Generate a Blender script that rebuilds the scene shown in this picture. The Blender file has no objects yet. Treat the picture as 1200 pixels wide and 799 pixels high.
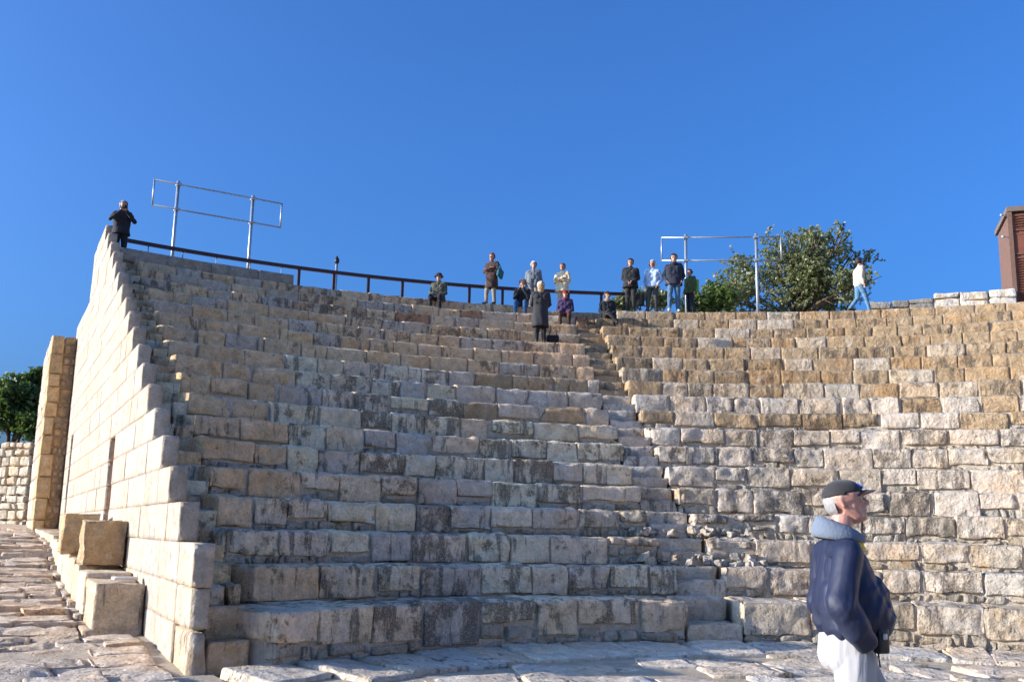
import bpy, bmesh, math, random
import numpy as np
from mathutils import Vector, Matrix, Quaternion

# ------------------------------------------------------------------ camera
scene = bpy.context.scene
COL = scene.collection
rad = math.radians
FPX, PITCH, ROLL, CAMH = 1191.27, 0.18818, 0.020415, 1.5
BF = np.array([0, math.cos(PITCH), math.sin(PITCH)])
_r = np.array([1.0, 0, 0]); _u = np.cross(_r, BF)
BR = math.cos(ROLL) * _r + math.sin(ROLL) * _u
BU = -math.sin(ROLL) * _r + math.cos(ROLL) * _u
cam_d = bpy.data.cameras.new('camera')
cam = bpy.data.objects.new('camera', cam_d); COL.objects.link(cam)
cam_d.sensor_width = 36.0; cam_d.lens = 36.0 * FPX / 1200.0
cam_d.clip_start = 0.1; cam_d.clip_end = 3000
cam.matrix_world = Matrix(((BR[0], BU[0], -BF[0], 0), (BR[1], BU[1], -BF[1], 0), (BR[2], BU[2], -BF[2], CAMH), (0, 0, 0, 1)))
scene.camera = cam
scene.cycles.diffuse_bounces = 6

# ------------------------------------------------------------------ light
SUN_PHI, SUN_EL = rad(9.5), rad(14.5)          # light travels toward +x and slightly away
world = bpy.data.worlds.new('World'); scene.world = world; world.use_nodes = True
wn = world.node_tree.nodes; wl = world.node_tree.links
sky = wn.new('ShaderNodeTexSky'); sky.sky_type = 'NISHITA'; sky.sun_disc = False
sky.sun_elevation = SUN_EL
sky.sun_rotation = math.atan2(-math.cos(SUN_PHI), -math.sin(SUN_PHI))   # towards the sun, measured from +y
sky.air_density = 1.0; sky.dust_density = 9.0; sky.ozone_density = 10.0; sky.altitude = 700
bg = wn['Background']; bg.inputs['Strength'].default_value = 0.132
wl.new(sky.outputs[0], bg.inputs['Color'])
sun_d = bpy.data.lights.new('sun', 'SUN'); sun_d.energy = 2.95; sun_d.angle = rad(0.5); sun_d.color = (1.0, 0.92, 0.82)
sun = bpy.data.objects.new('sun', sun_d); COL.objects.link(sun)
sd = Vector((math.cos(SUN_PHI) * math.cos(SUN_EL), math.sin(SUN_PHI) * math.cos(SUN_EL), -math.sin(SUN_EL)))
sun.rotation_euler = sd.to_track_quat('-Z', 'Y').to_euler()
vs = scene.view_settings
vs.view_transform = 'Standard'; vs.look = 'None'; vs.gamma = 1.0; vs.use_curve_mapping = False
vs.exposure = 1.4

# ------------------------------------------------------------------ layout of the place
XC, YC, = 4.5026, 7.2679
def RK(k): return 8.5053 + .7448 * k + .0084 * k * k + {1: .50, 2: .42, 3: .28, 4: .15, 5: .06}.get(k, 0.0)
def ZK(k): return -0.1 if k < 0 else .6112 + .454 * k + .0004 * k * k
WA = np.array([-3.6266, 11.9011]); SL = 0.9927; WU = np.array([-.45098, .89254]); WN = np.array([.89254, .45098])
WH, WR = 1.335, .4896
NR = 18
def wp(s, off, z=0.0):
    p = WA + WU * s + WN * off
    return Vector((p[0], p[1], z))
def pp(R, th, z=0.0):
    return Vector((XC + R * math.sin(th), YC + R * math.cos(th), z))
def zpath(s):
    return float(np.interp(s, [-10, 0, 3, 8.8, 12, 15, 24, 30, 60], [-.12, -.1, 0.0, .34, .6, 1.0, 1.3, 1.5, 2.0]))
def pixray(x, y):
    return BF * FPX + BR * (x - 600) + BU * (399.5 - y)
def oncirc(x, y, R):
    d = pixray(x, y); a = d[0]**2 + d[1]**2; b = -2 * (d[0] * XC + d[1] * YC); c = XC * XC + YC * YC - R * R
    s = (-b + math.sqrt(b * b - 4 * a * c)) / (2 * a)
    return Vector((s * d[0], s * d[1], CAMH + s * d[2]))
_th = np.radians(np.linspace(-75, 60, 3000))
def theta_px(k, x):
    pts = np.stack([XC + RK(k) * np.sin(_th), YC + RK(k) * np.cos(_th), np.full_like(_th, ZK(k) - CAMH)], 1)
    uu = 600 + FPX * (pts @ BR) / (pts @ BF)
    return float(np.interp(x, uu, _th))

# ------------------------------------------------------------------ helpers
def tag(o, label=None, cat=None, group=None, kind=None):
    if label: o['label'] = label
    if cat: o['category'] = cat
    if group: o['group'] = group
    if kind: o['kind'] = kind
    return o
def link(name, me, mat=None, parent=None, loc=None, rot=None):
    o = bpy.data.objects.new(name, me); COL.objects.link(o)
    if mat is not None and me is not None and len(me.materials) == 0: me.materials.append(mat)
    if parent is not None: o.parent = parent
    if loc is not None: o.location = loc
    if rot is not None: o.rotation_euler = rot
    return o
def empty(name, loc=(0, 0, 0), rz=0.0):
    o = bpy.data.objects.new(name, None); COL.objects.link(o); o.location = loc; o.rotation_euler = (0, 0, rz)
    o.empty_display_size = .3
    return o
def mesh(name, V, F, smooth=True):
    me = bpy.data.meshes.new(name)
    me.from_pydata([tuple(v) for v in np.asarray(V)], [], F)
    if smooth: me.polygons.foreach_set('use_smooth', [True] * len(me.polygons))
    me.update()
    return me

def _hash(ix, iy, iz):
    h = (ix.astype(np.int64) * 374761393 + iy.astype(np.int64) * 668265263 + iz.astype(np.int64) * 1274126177) & 0xFFFFFFFF
    h = ((h ^ (h >> 13)) * 1274126177) & 0xFFFFFFFF
    return ((h ^ (h >> 16)) & 0xFFFF) / 32767.5 - 1.0
def vnoise(p):
    f = np.floor(p); i = f.astype(np.int64); t = p - f; t = t * t * (3 - 2 * t)
    r = 0
    for dx in (0, 1):
        for dy in (0, 1):
            for dz in (0, 1):
                w = (t[:, 0] if dx else 1 - t[:, 0]) * (t[:, 1] if dy else 1 - t[:, 1]) * (t[:, 2] if dz else 1 - t[:, 2])
                r = r + w * _hash(i[:, 0] + dx, i[:, 1] + dy, i[:, 2] + dz)
    return r
def fbm(p, o=3):
    r = 0; a = 1.0
    for k in range(o):
        r = r + a * vnoise(p * (2.03 ** k) + 17.3 * k); a *= .5
    return r

_topo = {}
def box_topo(nx, ny, nz):
    key = (nx, ny, nz)
    if key in _topo: return _topo[key]
    def axis(n):
        t = np.linspace(-1, 1, n + 1)
        return .45 * t + .55 * np.sin(t * math.pi / 2)
    ax, ay, az = axis(nx), axis(ny), axis(nz)
    idx = {}; V = []; F = []
    def vid(i, j, k):
        q = (i, j, k)
        if q not in idx: idx[q] = len(V); V.append((ax[i], ay[j], az[k]))
        return idx[q]
    for i in range(nx):
        for j in range(ny):
            F.append((vid(i, j, 0), vid(i, j + 1, 0), vid(i + 1, j + 1, 0), vid(i + 1, j, 0)))
            F.append((vid(i, j, nz), vid(i + 1, j, nz), vid(i + 1, j + 1, nz), vid(i, j + 1, nz)))
    for i in range(nx):
        for k in range(nz):
            F.append((vid(i, 0, k), vid(i + 1, 0, k), vid(i + 1, 0, k + 1), vid(i, 0, k + 1)))
            F.append((vid(i, ny, k), vid(i, ny, k + 1), vid(i + 1, ny, k + 1), vid(i + 1, ny, k)))
    for j in range(ny):
        for k in range(nz):
            F.append((vid(0, j, k), vid(0, j, k + 1), vid(0, j + 1, k + 1), vid(0, j + 1, k)))
            F.append((vid(nx, j, k), vid(nx, j + 1, k), vid(nx, j + 1, k + 1), vid(nx, j, k + 1)))
    _topo[key] = (np.array(V), F)
    return _topo[key]
_seed = [0]
def stone_geo(w, d, h, res=(8, 4, 5), rho=.03, amp=.012, freq=4.0, jit=.0, wear=0.0):
    """a worn block, centred, w along x, d along y, h along z"""
    _seed[0] += 1
    V0, F = box_topo(*res)
    half = np.array([w / 2, d / 2, h / 2])
    rho = min(rho, .45 * min(w, d, h))
    P = V0 * half
    if jit:                                   # uneven corners
        rng = np.random.RandomState(_seed[0])
        c = rng.uniform(-jit, jit, (8, 3)); k = 0; D = 0
        for sx in (-1, 1):
            for sy in (-1, 1):
                for sz in (-1, 1):
                    wgt = (1 + sx * V0[:, 0]) * (1 + sy * V0[:, 1]) * (1 + sz * V0[:, 2]) / 8
                    D = D + wgt[:, None] * c[k]; k += 1
    inner = np.clip(P, -(half - rho), half - rho)
    dv = P - inner; ln = np.linalg.norm(dv, axis=1, keepdims=True); N = dv / np.maximum(ln, 1e-6)
    P = inner + N * rho
    edge = (np.abs(V0) > .8).sum(1)
    off = np.array([13.1, 7.7, 3.3]) * _seed[0]
    n = fbm(P * freq + off, 4)
    n2 = vnoise(P * freq * .45 + off + 5)
    chip = np.where(edge >= 2, np.minimum(0, n2 + .15) * amp * 4.0, 0)
    P = P + N * (n * amp + chip - amp * .5)[:, None]
    if jit: P = P + D
    if wear:                                  # rounded, trodden top front edge
        e = np.clip(V0[:, 2], 0, 1) ** 5 * np.clip(-V0[:, 1], 0, 1) ** 5 * wear * (1 + .6 * vnoise(P * 6 + off))
        P = P + np.stack([0 * e, e, -.8 * e], 1)
    return P, F
def stone(name, M, w, d, h, mat, parent, color, lich=0.3, **kw):
    """block object placed with matrix M (local frame)"""
    V, F = stone_geo(w, d, h, **kw)
    o = link(name, mesh(name, V, F), mat, parent)
    o.matrix_local = M
    o.color = (color[0], color[1], color[2], lich)
    return o
def frame(loc, xdir):
    x = Vector((xdir[0], xdir[1], 0)).normalized(); y = Vector((-x.y, x.x, 0))
    return Matrix(((x.x, y.x, 0, loc[0]), (x.y, y.y, 0, loc[1]), (0, 0, 1, loc[2]), (0, 0, 0, 1)))
def joined(items):
    """items: list of (V, F, matrix) -> V, F"""
    VV = []; FF = []; n = 0
    for V, F, M in items:
        m = np.array(M); VV.append(V @ m[:3, :3].T + m[:3, 3]); FF += [tuple(i + n for i in f) for f in F]; n += len(V)
    return np.concatenate(VV), FF
def box_geo(x0, x1, y0, y1, z0, z1):
    V = np.array([(x, y, z) for x in (x0, x1) for y in (y0, y1) for z in (z0, z1)])
    return V, [(0, 1, 3, 2), (4, 6, 7, 5), (0, 4, 5, 1), (2, 3, 7, 6), (0, 2, 6, 4), (1, 5, 7, 3)]
ID = Matrix.Identity(4)
def tube_geo(pts, r, n=8, cap=True):
    pts = [Vector(p) for p in pts]; V = []; F = []
    rs = r if hasattr(r, '__len__') else [r] * len(pts)
    ref = None
    for i, p in enumerate(pts):
        t = (pts[min(i + 1, len(pts) - 1)] - pts[max(i - 1, 0)]).normalized()
        if ref is None: ref = Vector((0, 0, 1)) if abs(t.z) < .9 else Vector((1, 0, 0))
        a = t.cross(ref).normalized(); b = t.cross(a).normalized(); ref = b.cross(t) * -1 if False else ref
        for k in range(n):
            an = 2 * math.pi * k / n
            V.append(tuple(p + (a * math.cos(an) + b * math.sin(an)) * rs[i]))
    for i in range(len(pts) - 1):
        for k in range(n):
            F.append((i * n + k, i * n + (k + 1) % n, (i + 1) * n + (k + 1) % n, (i + 1) * n + k))
    if cap:
        F.append(tuple(range(n - 1, -1, -1))); F.append(tuple((len(pts) - 1) * n + k for k in range(n)))
    return np.array(V), F

# ------------------------------------------------------------------ materials
class NT:
    def __init__(self, name):
        self.m = bpy.data.materials.new(name); self.m.use_nodes = True
        self.t = self.m.node_tree; self.n = self.t.nodes; self.b = self.n['Principled BSDF']
    def node(self, ty, **kw):
        o = self.n.new(ty)
        for k, v in kw.items(): setattr(o, k, v)
        return o
    def L(self, a, b): self.t.links.new(a, b)
    def val(self, s, v):
        if hasattr(v, 'is_output') or hasattr(v, 'links'): self.L(v, s)
        else: s.default_value = v
    def noise(self, vec, scale, detail=4, rough=.55, dist=0.0):
        o = self.node('ShaderNodeTexNoise'); self.L(vec, o.inputs['Vector'])
        o.inputs['Scale'].default_value = scale; o.inputs['Detail'].default_value = detail
        o.inputs['Roughness'].default_value = rough; o.inputs['Distortion'].default_value = dist
        return o.outputs['Fac']
    def math(self, op, a, b=0.0, c=None, clamp=False):
        o = self.node('ShaderNodeMath', operation=op); o.use_clamp = clamp
        self.val(o.inputs[0], a); self.val(o.inputs[1], b)
        if c is not None: self.val(o.inputs[2], c)
        return o.outputs[0]
    def ramp(self, x, lo, hi, a=0.0, b=1.0):
        o = self.node('ShaderNodeMapRange'); o.clamp = True; o.interpolation_type = 'SMOOTHSTEP'
        self.val(o.inputs[0], x); self.val(o.inputs[1], lo); self.val(o.inputs[2], hi); self.val(o.inputs[3], a); self.val(o.inputs[4], b)
        return o.outputs[0]
    def mix(self, f, a, b, mode='MIX'):
        o = self.node('ShaderNodeMix', data_type='RGBA', blend_type=mode)
        self.val(o.inputs[0], f); self.val(o.inputs[6], a); self.val(o.inputs[7], b)
        return o.outputs[2]
    def scale(self, col, v):
        o = self.node('ShaderNodeVectorMath', operation='SCALE'); self.val(o.inputs[0], col); self.val(o.inputs[3], v); return o.outputs[0]
    def bump(self, h, strength=.5, dist=.02, prev=None):
        o = self.node('ShaderNodeBump'); o.inputs['Strength'].default_value = strength; o.inputs['Distance'].default_value = dist
        self.L(h, o.inputs['Height'])
        if prev is not None: self.L(prev, o.inputs['Normal'])
        return o.outputs['Normal']

def stone_mat(name, lichen=True, pit=1.0, warm=.5, bump=1.0, drift=.45):
    t = NT(name); b = t.b
    geo = t.node('ShaderNodeNewGeometry'); pos = geo.outputs['Position']
    oi = t.node('ShaderNodeObjectInfo')
    mp = t.node('ShaderNodeMapping'); mp.inputs['Scale'].default_value = (5.5, 5.5, 1.1); t.L(pos, mp.inputs['Vector'])
    n_mid = t.noise(pos, 5.5, 8, .62); n_fine = t.noise(pos, 27, 7, .68); n_mm = t.noise(pos, 13, 5, .6, .4)
    col = oi.outputs['Color']
    # tone drifts across the masonry regardless of the joints
    col = t.mix(t.math('MULTIPLY', t.ramp(t.noise(pos, .9, 5, .6), .42, .66), drift * 1.6), col, (1.04, .90, .72, 1), 'MULTIPLY')
    col = t.mix(t.math('MULTIPLY', t.ramp(t.noise(pos, 1.7, 6, .65), .50, .70), drift * 1.6), col, (.86, .90, .96, 1), 'MULTIPLY')
    col = t.scale(col, t.math('MULTIPLY_ADD', n_mid, 1.25, .37))
    col = t.scale(col, t.math('MULTIPLY_ADD', n_fine, .95, .52))
    crust = t.ramp(t.noise(pos, 4.2, 8, .66), .55, .68)
    col = t.mix(t.math('MULTIPLY', crust, .40), col, (.66, .60, .51, 1))
    och = t.ramp(t.noise(pos, 2.3, 6, .62, .6), .60, .70)
    col = t.mix(t.math('MULTIPLY', och, warm), col, (.46, .27, .10, 1))
    if lichen:
        thr = t.math('MULTIPLY_ADD', oi.outputs['Alpha'], -.22, .655)
        l1 = t.noise(pos, 3.6, 10, .72); l2 = t.noise(mp.outputs[0], 1.0, 8, .66)
        lm = t.math('MAXIMUM', t.ramp(l1, thr, t.math('ADD', thr, .10)), t.ramp(l2, thr, t.math('ADD', thr, .09)))
        spk = t.ramp(t.noise(pos, 40, 6, .7), .30, .58, .35, 1.0)
        lm = t.math('MULTIPLY', lm, spk)
        col = t.mix(t.math('MULTIPLY', lm, .82), col, (.075, .066, .052, 1))
    t.L(col, b.inputs['Base Color']); b.inputs['Roughness'].default_value = .95
    b.inputs['Specular IOR Level'].default_value = .15
    vo = t.node('ShaderNodeTexVoronoi'); vo.inputs['Scale'].default_value = 21; vo.feature = 'F1'
    t.L(pos, vo.inputs['Vector'])
    pits = t.ramp(vo.outputs['Distance'], .05, .34)
    pits = t.math('MULTIPLY', pits, t.ramp(t.noise(pos, 2.6, 4), .45, .60, 0.0, 1.0))
    nb = t.bump(n_mid, .8 * bump, .07)
    nb = t.bump(n_mm, .75 * bump, .035, nb)
    nb = t.bump(n_fine, .8 * bump, .02, nb)
    nb = t.bump(pits, .6 * pit * bump, .03, nb)
    t.L(nb, b.inputs['Normal'])
    return t.m
def plain_mat(name, col, rough=.7, metal=0.0, var=.25, scale=8, bump=.0, bscale=30, spec=.4, sheen=0.0):
    t = NT(name); b = t.b
    tc = t.node('ShaderNodeTexCoord'); v = tc.outputs['Object']
    n = t.noise(v, scale, 5)
    c = t.scale(t.node('ShaderNodeRGB').outputs[0], t.math('MULTIPLY_ADD', n, 2 * var, 1 - var))
    for nd in t.n:
        if nd.type == 'RGB': nd.outputs[0].default_value = (*col, 1)
    t.L(c, b.inputs['Base Color']); b.inputs['Roughness'].default_value = rough; b.inputs['Metallic'].default_value = metal
    b.inputs['Specular IOR Level'].default_value = spec
    if sheen: b.inputs['Sheen Weight'].default_value = sheen
    if bump: t.L(t.bump(t.noise(v, bscale, 5), bump, .02), b.inputs['Normal'])
    return t.m

M_SEAT = stone_mat('weathered_limestone', True, 1.0, .35, 1.0)
M_WALL = stone_mat('dressed_wall_limestone', True, .8, .3, .6, .25)
M_PAVE = stone_mat('paving_limestone', True, 1.2, .25, 1.15)
M_RUB = stone_mat('rubble_stone', True, 1.0, .5, 1.2)
def core_mat(name, col):
    t = NT(name); geo = t.node('ShaderNodeNewGeometry'); pos = geo.outputs['Position']
    n = t.noise(pos, 5, 8, .65); n2 = t.noise(pos, 26, 6, .65)
    c = t.node('ShaderNodeRGB'); c.outputs[0].default_value = (*col, 1)
    k = t.scale(c.outputs[0], t.math('MULTIPLY_ADD', n, 1.1, .45)); k = t.scale(k, t.math('MULTIPLY_ADD', n2, .6, .7))
    t.L(k, t.b.inputs['Base Color']); t.b.inputs['Roughness'].default_value = .95; t.b.inputs['Specular IOR Level'].default_value = .15
    t.L(t.bump(n2, .9, .03, t.bump(n, .9, .08)), t.b.inputs['Normal'])
    return t.m
M_CORE = core_mat('lime_mortar_core', (.56, .47, .36))
M_DIRT = core_mat('dusty_earth', (.50, .41, .30))

TAN = (.42, .295, .17); CREAM = (.585, .49, .38); GREY = (.80, .61, .42); BROWN = (.74, .50, .285); RUST = (.44, .24, .13)
def vary(c, rng, a=.12):
    k = 1 + rng.uniform(-a, a); w = rng.uniform(-.04, .04)
    return (min(.75, c[0] * k * (1 + w)), c[1] * k, c[2] * k * (1 - w))

# ================================================================== SETTING
# ground to the horizon
V, F = box_geo(-900, 900, -900, 900, -.6, -.16)
g = link('ground', mesh('ground', V, F, False), M_DIRT); tag(g, kind='structure')

# orchestra floor (base sheet + slabs)
rng = random.Random(5)
ofl = []
th = [math.radians(a) for a in range(-100, 106, 4)]
V = [(pp(8.9, a).x, pp(8.9, a).y, -.112) for a in th] + [(14, -2, -.112), (-8, -2, -.112), (-8, 11.6, -.112), (wp(0, 0).x - .3, wp(0, 0).y + .1, -.112)]
orch = link('orchestra_floor', mesh('orchestra_floor', V, [tuple(range(len(V) - 1, -1, -1))], False), M_DIRT); tag(orch, kind='structure')
# apron slabs at the foot of the seating
a = rad(-61)
while a < rad(34):
    w = rng.uniform(.55, 1.15); da = w / 8.0
    am = a + da / 2; dpt = rng.uniform(1.0, 1.25); rm = RK(0) + .02 - dpt / 2
    if (am < rad(-57)): dpt = .8; rm = RK(0) - .2
    M = frame(pp(rm, am, -.095), (math.cos(am), -math.sin(am))) @ Matrix.Rotation(.075 + rng.uniform(-.01, .01), 4, 'X') @ Matrix.Rotation(rng.uniform(-.02, .02), 4, 'Y')
    stone('paving_stone', M, w - .015, dpt, .16, M_PAVE, orch, vary((.70, .595, .465), rng), rng.uniform(.1, .6), res=(12, 12, 4), rho=.02, amp=.018, freq=4.2, jit=.025)
    a += da
# floor slabs
y = 9.0
while y < 15:
    dd = rng.uniform(.55, .95); x = -5.2 + rng.uniform(-.4, .4) - (y - 9) * .2
    while x < 10.5:
        w = rng.uniform(.6, 1.4); cx = x + w / 2; cy = y + dd / 2 + .12 * cx
        okc = all(math.hypot(cx + sx * w / 2 - XC, cy + sy * dd / 2 - YC) < RK(0) - 1.1 for sx in (-1, 1) for sy in (-1, 1))
        q = np.array([cx, cy]) - WA; s_ = q @ WU
        if okc and s_ < .2 - 0.4 and cy > 9.2:
            M = frame((cx, cy, -.155 + rng.uniform(-.02, .03)), (1, .12 + rng.uniform(-.04, .04))) @ Matrix.Rotation(rng.uniform(-.015, .03), 4, 'X')
            stone('paving_stone', M, w - .02, dd - .02, .16, M_PAVE, orch, vary((.70, .595, .465), rng), rng.uniform(.1, .6), res=(14, 11, 4), rho=.022, amp=.024, freq=4.2, jit=.04)
        x += w
    y += dd

# parodos path: rising base sheet + slabs in courses across it
ss = list(np.arange(-7, 61, 1.0)); V = []; F = []
for s_ in ss:
    for off in (.3, -1.5, -4, -9, -30):
        p = wp(s_, off, zpath(s_) - .012 + (0 if off > -9 else (-.1))); V.append(tuple(p))
for i in range(len(ss) - 1):
    for j in range(4):
        F.append((i * 5 + j, i * 5 + j + 1, (i + 1) * 5 + j + 1, (i + 1) * 5 + j))
V = np.array(V); V[:, 2] += .03 * vnoise(V * .7)
path = link('parodos_path', mesh('parodos_path', V, [f[::-1] for f in F], True), M_DIRT); tag(path, kind='structure')
rng = random.Random(11)
s_ = -2.6
while s_ < 26:
    ds = rng.uniform(.42, .85); off = (-.10 if s_ < 2.9 else -.80) - rng.uniform(0, .06)
    step = rng.random() < .12
    while off > -4.4:
        w = rng.uniform(.45, 1.3)
        c = wp(s_ + ds / 2, off - w / 2, zpath(s_ + ds / 2) - .05 + rng.uniform(-.02, .02) + (.035 if step else 0))
        M = frame(c, WN) @ Matrix.Rotation(rng.uniform(.02, .06), 4, 'X') @ Matrix.Rotation(rng.uniform(-.02, .02), 4, 'Y') @ Matrix.Rotation(rng.uniform(-.06, .06), 4, 'Z')
        if c.y > 9.0:
            stone('paving_stone', M, w - .02, ds - .012, .2, M_PAVE, path, vary((.64, .515, .385), rng), rng.uniform(.1, .45), res=(14, 11, 4), rho=.02, amp=.022, freq=4.2, jit=.035)
        off -= w
    s_ += ds

# terrace behind the top row
V = []; ths = [rad(x) for x in np.arange(-37.4, 100, 2.5)]
inner = [pp(RK(18) - .25, a) for a in ths]
outer = [pp(85, rad(100)), pp(110, rad(40)), wp(70, 60), wp(25.6, 40), wp(25.6, .26)]
ring = inner + outer
V = [(p.x, p.y, 8.15) for p in ring] + [(p.x, p.y, 7.4) for p in ring]; n = len(ring)
F = [tuple(range(n - 1, -1, -1)), tuple(range(n, 2 * n))] + [(i, (i + 1) % n, n + (i + 1) % n, n + i) for i in range(n)]
terr = link('terrace', mesh('terrace', V, F, False), M_DIRT); tag(terr, kind='structure')

# ================================================================== SEATING WEDGES
off_end = .73
def th_left(k):      # where the row front meets the left stair
    R = RK(k); best = None
    lo, hi = rad(-75), rad(-20)
    for _ in range(50):
        m = (lo + hi) / 2; p = pp(R, m); o = (np.array([p.x, p.y]) - WA) @ WN
        if o < off_end: lo = m
        else: hi = m
    return lo
SL_PX = [807, 794, 775, 762, 752, 741.5, 732, 725, 716, 708, 703, 697, 692, 687, 682, 678, 690, 632]
SR_PX = [872, 850, 830, 812, 795, 783, 772, 761, 752, 744, 736, 729, 722, 717, 712, 706, 700, 723]
TH_L = [th_left(k) for k in range(NR)]; TH_L[0] += .24 / RK(0); TH_L[1] += .03
TH_SL = [theta_px(k, SL_PX[k]) for k in range(NR)]; TH_SR = [theta_px(k, SR_PX[k]) for k in range(NR)]
TH_GREY = [theta_px(k, x) for k, x in enumerate([345, 347, 298, 300, 338, 338, 338, 338, 338, 334, 334])]

def ring_core(k, t0, t1):
    r0, r1 = RK(k) + .07, RK(k + 1) + .30; z1 = ZK(k) - .045; z0 = ZK(k - 1) - .12
    n = max(2, int(abs(t1 - t0) / rad(2))); V = []; F = []
    for i in range(n + 1):
        a = t0 + (t1 - t0) * i / n
        for r, z in ((r0, z0), (r0, z1), (r1, z1), (r1, z0)): V.append(tuple(pp(r, a, z)))
    for i in range(n):
        for j in range(4):
            F.append((i * 4 + j, (i + 1) * 4 + j, (i + 1) * 4 + (j + 1) % 4, i * 4 + (j + 1) % 4))
    F.append((0, 1, 2, 3)); F.append(tuple(n * 4 + j for j in (3, 2, 1, 0)))
    return V, F

def seat_color(k, a, left, rng):
    if left:
        if k >= 11: 
            c = BROWN if rng.random() < .7 else (.58, .46, .33); l = rng.uniform(.25, .8)
            if k in (15, 16) and rng.random() < .07: c = RUST
        elif a < TH_GREY[k]: c = BROWN if k < 11 else TAN; l = rng.uniform(.15, .5)
        else:
            c = GREY if rng.random() < .75 else CREAM; l = rng.uniform(.25, .95)
            if a > rad(-20) and k > 7: c = TAN if rng.random() < .4 else CREAM; l = rng.uniform(.15, .5)
    else:
        pt = (0, .08, .15, .2, .25, .35, .75)[max(0, min(6, k - 5))] + (.15 if k > 13 else 0)
        if k >= 7: c = TAN if rng.random() < pt else (CREAM if k < 10 else (.52, .42, .30)); l = rng.uniform(.2, .8)
        else: c = CREAM if rng.random() < .8 else (.50, .41, .30); l = rng.uniform(.3, .9)
    return vary(c, rng, .07), l

def build_wedge(root, left):
    rng = random.Random(21 if left else 22)
    for k in range(NR):
        t0, t1 = (TH_L[k], TH_SL[k]) if left else (TH_SR[k], rad(34))
        V, F = ring_core(k, t0 + (rad(.4) if left else rad(.3)), (t1 - rad(.3)) if left else rad(112))
        row = link('seating_row', mesh('seating_row', V, F, False), M_CORE, root)
        R = RK(k); tr = RK(k + 1) - R; rise = ZK(k) - ZK(k - 1)
        a = t0; fill = []
        base = .70 + .008 * k
        while a < t1 - .004:
            w = rng.uniform(.75, 1.3) * base * (1.15 if k < 3 else 1)
            da = w / R
            if t1 - a - da < .33 * base / R: da = t1 - a
            w = da * R; am = a + da / 2
            broken = (k in (2, 3)) and rad(-13.5) < am < rad(0.5)
            hz = rise + .02
            infill = 0.0
            if k == 0 and rng.random() < .8: infill = rng.uniform(.20, .42)
            elif k < 9 and rng.random() < (.55 if left else .8): infill = rng.uniform(.05, .17)
            if broken: infill = rng.uniform(.2, .3)
            h = hz - infill
            dep = tr + .08
            near = k < 7
            M = frame(pp(R + dep / 2 + rng.uniform(-.007, .008), am, ZK(k) - h / 2 + (rng.uniform(-.005, .004) if k > 8 else rng.uniform(-.014, .006))), (math.cos(am), -math.sin(am)))
            M = M @ Matrix.Rotation(rng.uniform(-.004, .004) if k > 8 else rng.uniform(-.012, .012), 4, 'Y') @ Matrix.Rotation(rng.uniform(-.05, -.005), 4, 'X') @ Matrix.Rotation(rng.uniform(-.007, .007), 4, 'Z')
            c, l = seat_color(k, am, left, rng)
            amp = (.026 if k < 10 else .015) * rng.uniform(.7, 1.4) * (1.6 if broken else 1)
            stone('stone_block', M, w - rng.uniform(-.002, .008), dep, h, M_SEAT, row, c, l,
                  res=(18, 6, 11) if near else (12, 4, 7), rho=rng.uniform(.012, .03) if not broken else .09, amp=amp, freq=5.0, wear=rng.uniform(.02, .06), jit=.005 if k > 10 else .011)
            if infill > .06:                       # small packing stones under the block
                x = -w / 2
                nlay = 2 if infill > .2 else 1
                for ly in range(nlay):
                    x = -w / 2
                    while x < w / 2 - .04:
                        ww = min(rng.choice([.1, .16, .22, .3, .45]) * rng.uniform(.8, 1.3), w / 2 - x); hh = infill / nlay * rng.uniform(.75, 1.12)
                        Vs, Fs = stone_geo(ww - .008, .2, hh + .015, res=(4, 2, 3), rho=.028, amp=.018, freq=8, jit=.028)
                        fill.append((Vs, Fs, frame(pp(R + .1 + rng.uniform(.0, .04), am, ZK(k - 1) + hh * (ly + .5) - .02), (math.cos(am), -math.sin(am))) @ Matrix.Translation((x + ww / 2, 0, 0))))
                        x += ww
            a += da
        if fill:
            Vf, Ff = joined(fill)
            o = link('packing_stones', mesh('packing_stones', Vf, Ff), M_RUB, row); o['kind'] = 'stuff'
            c = (.44, .385, .30); o.color = (*c, .4)

lw = empty('seating_wedge', pp(RK(0), rad(-35), 0)); lw.location = (0, 0, 0)
tag(lw, 'shaded curved stone seating tiers between the stepped side wall and the middle stairway', 'seating')
build_wedge(lw, True)
rw = empty('seating_wedge', (0, 0, 0))
tag(rw, 'sunlit curved stone seating tiers beyond the middle stairway, running up to the brown kiosk', 'seating')
build_wedge(rw, False)

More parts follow.
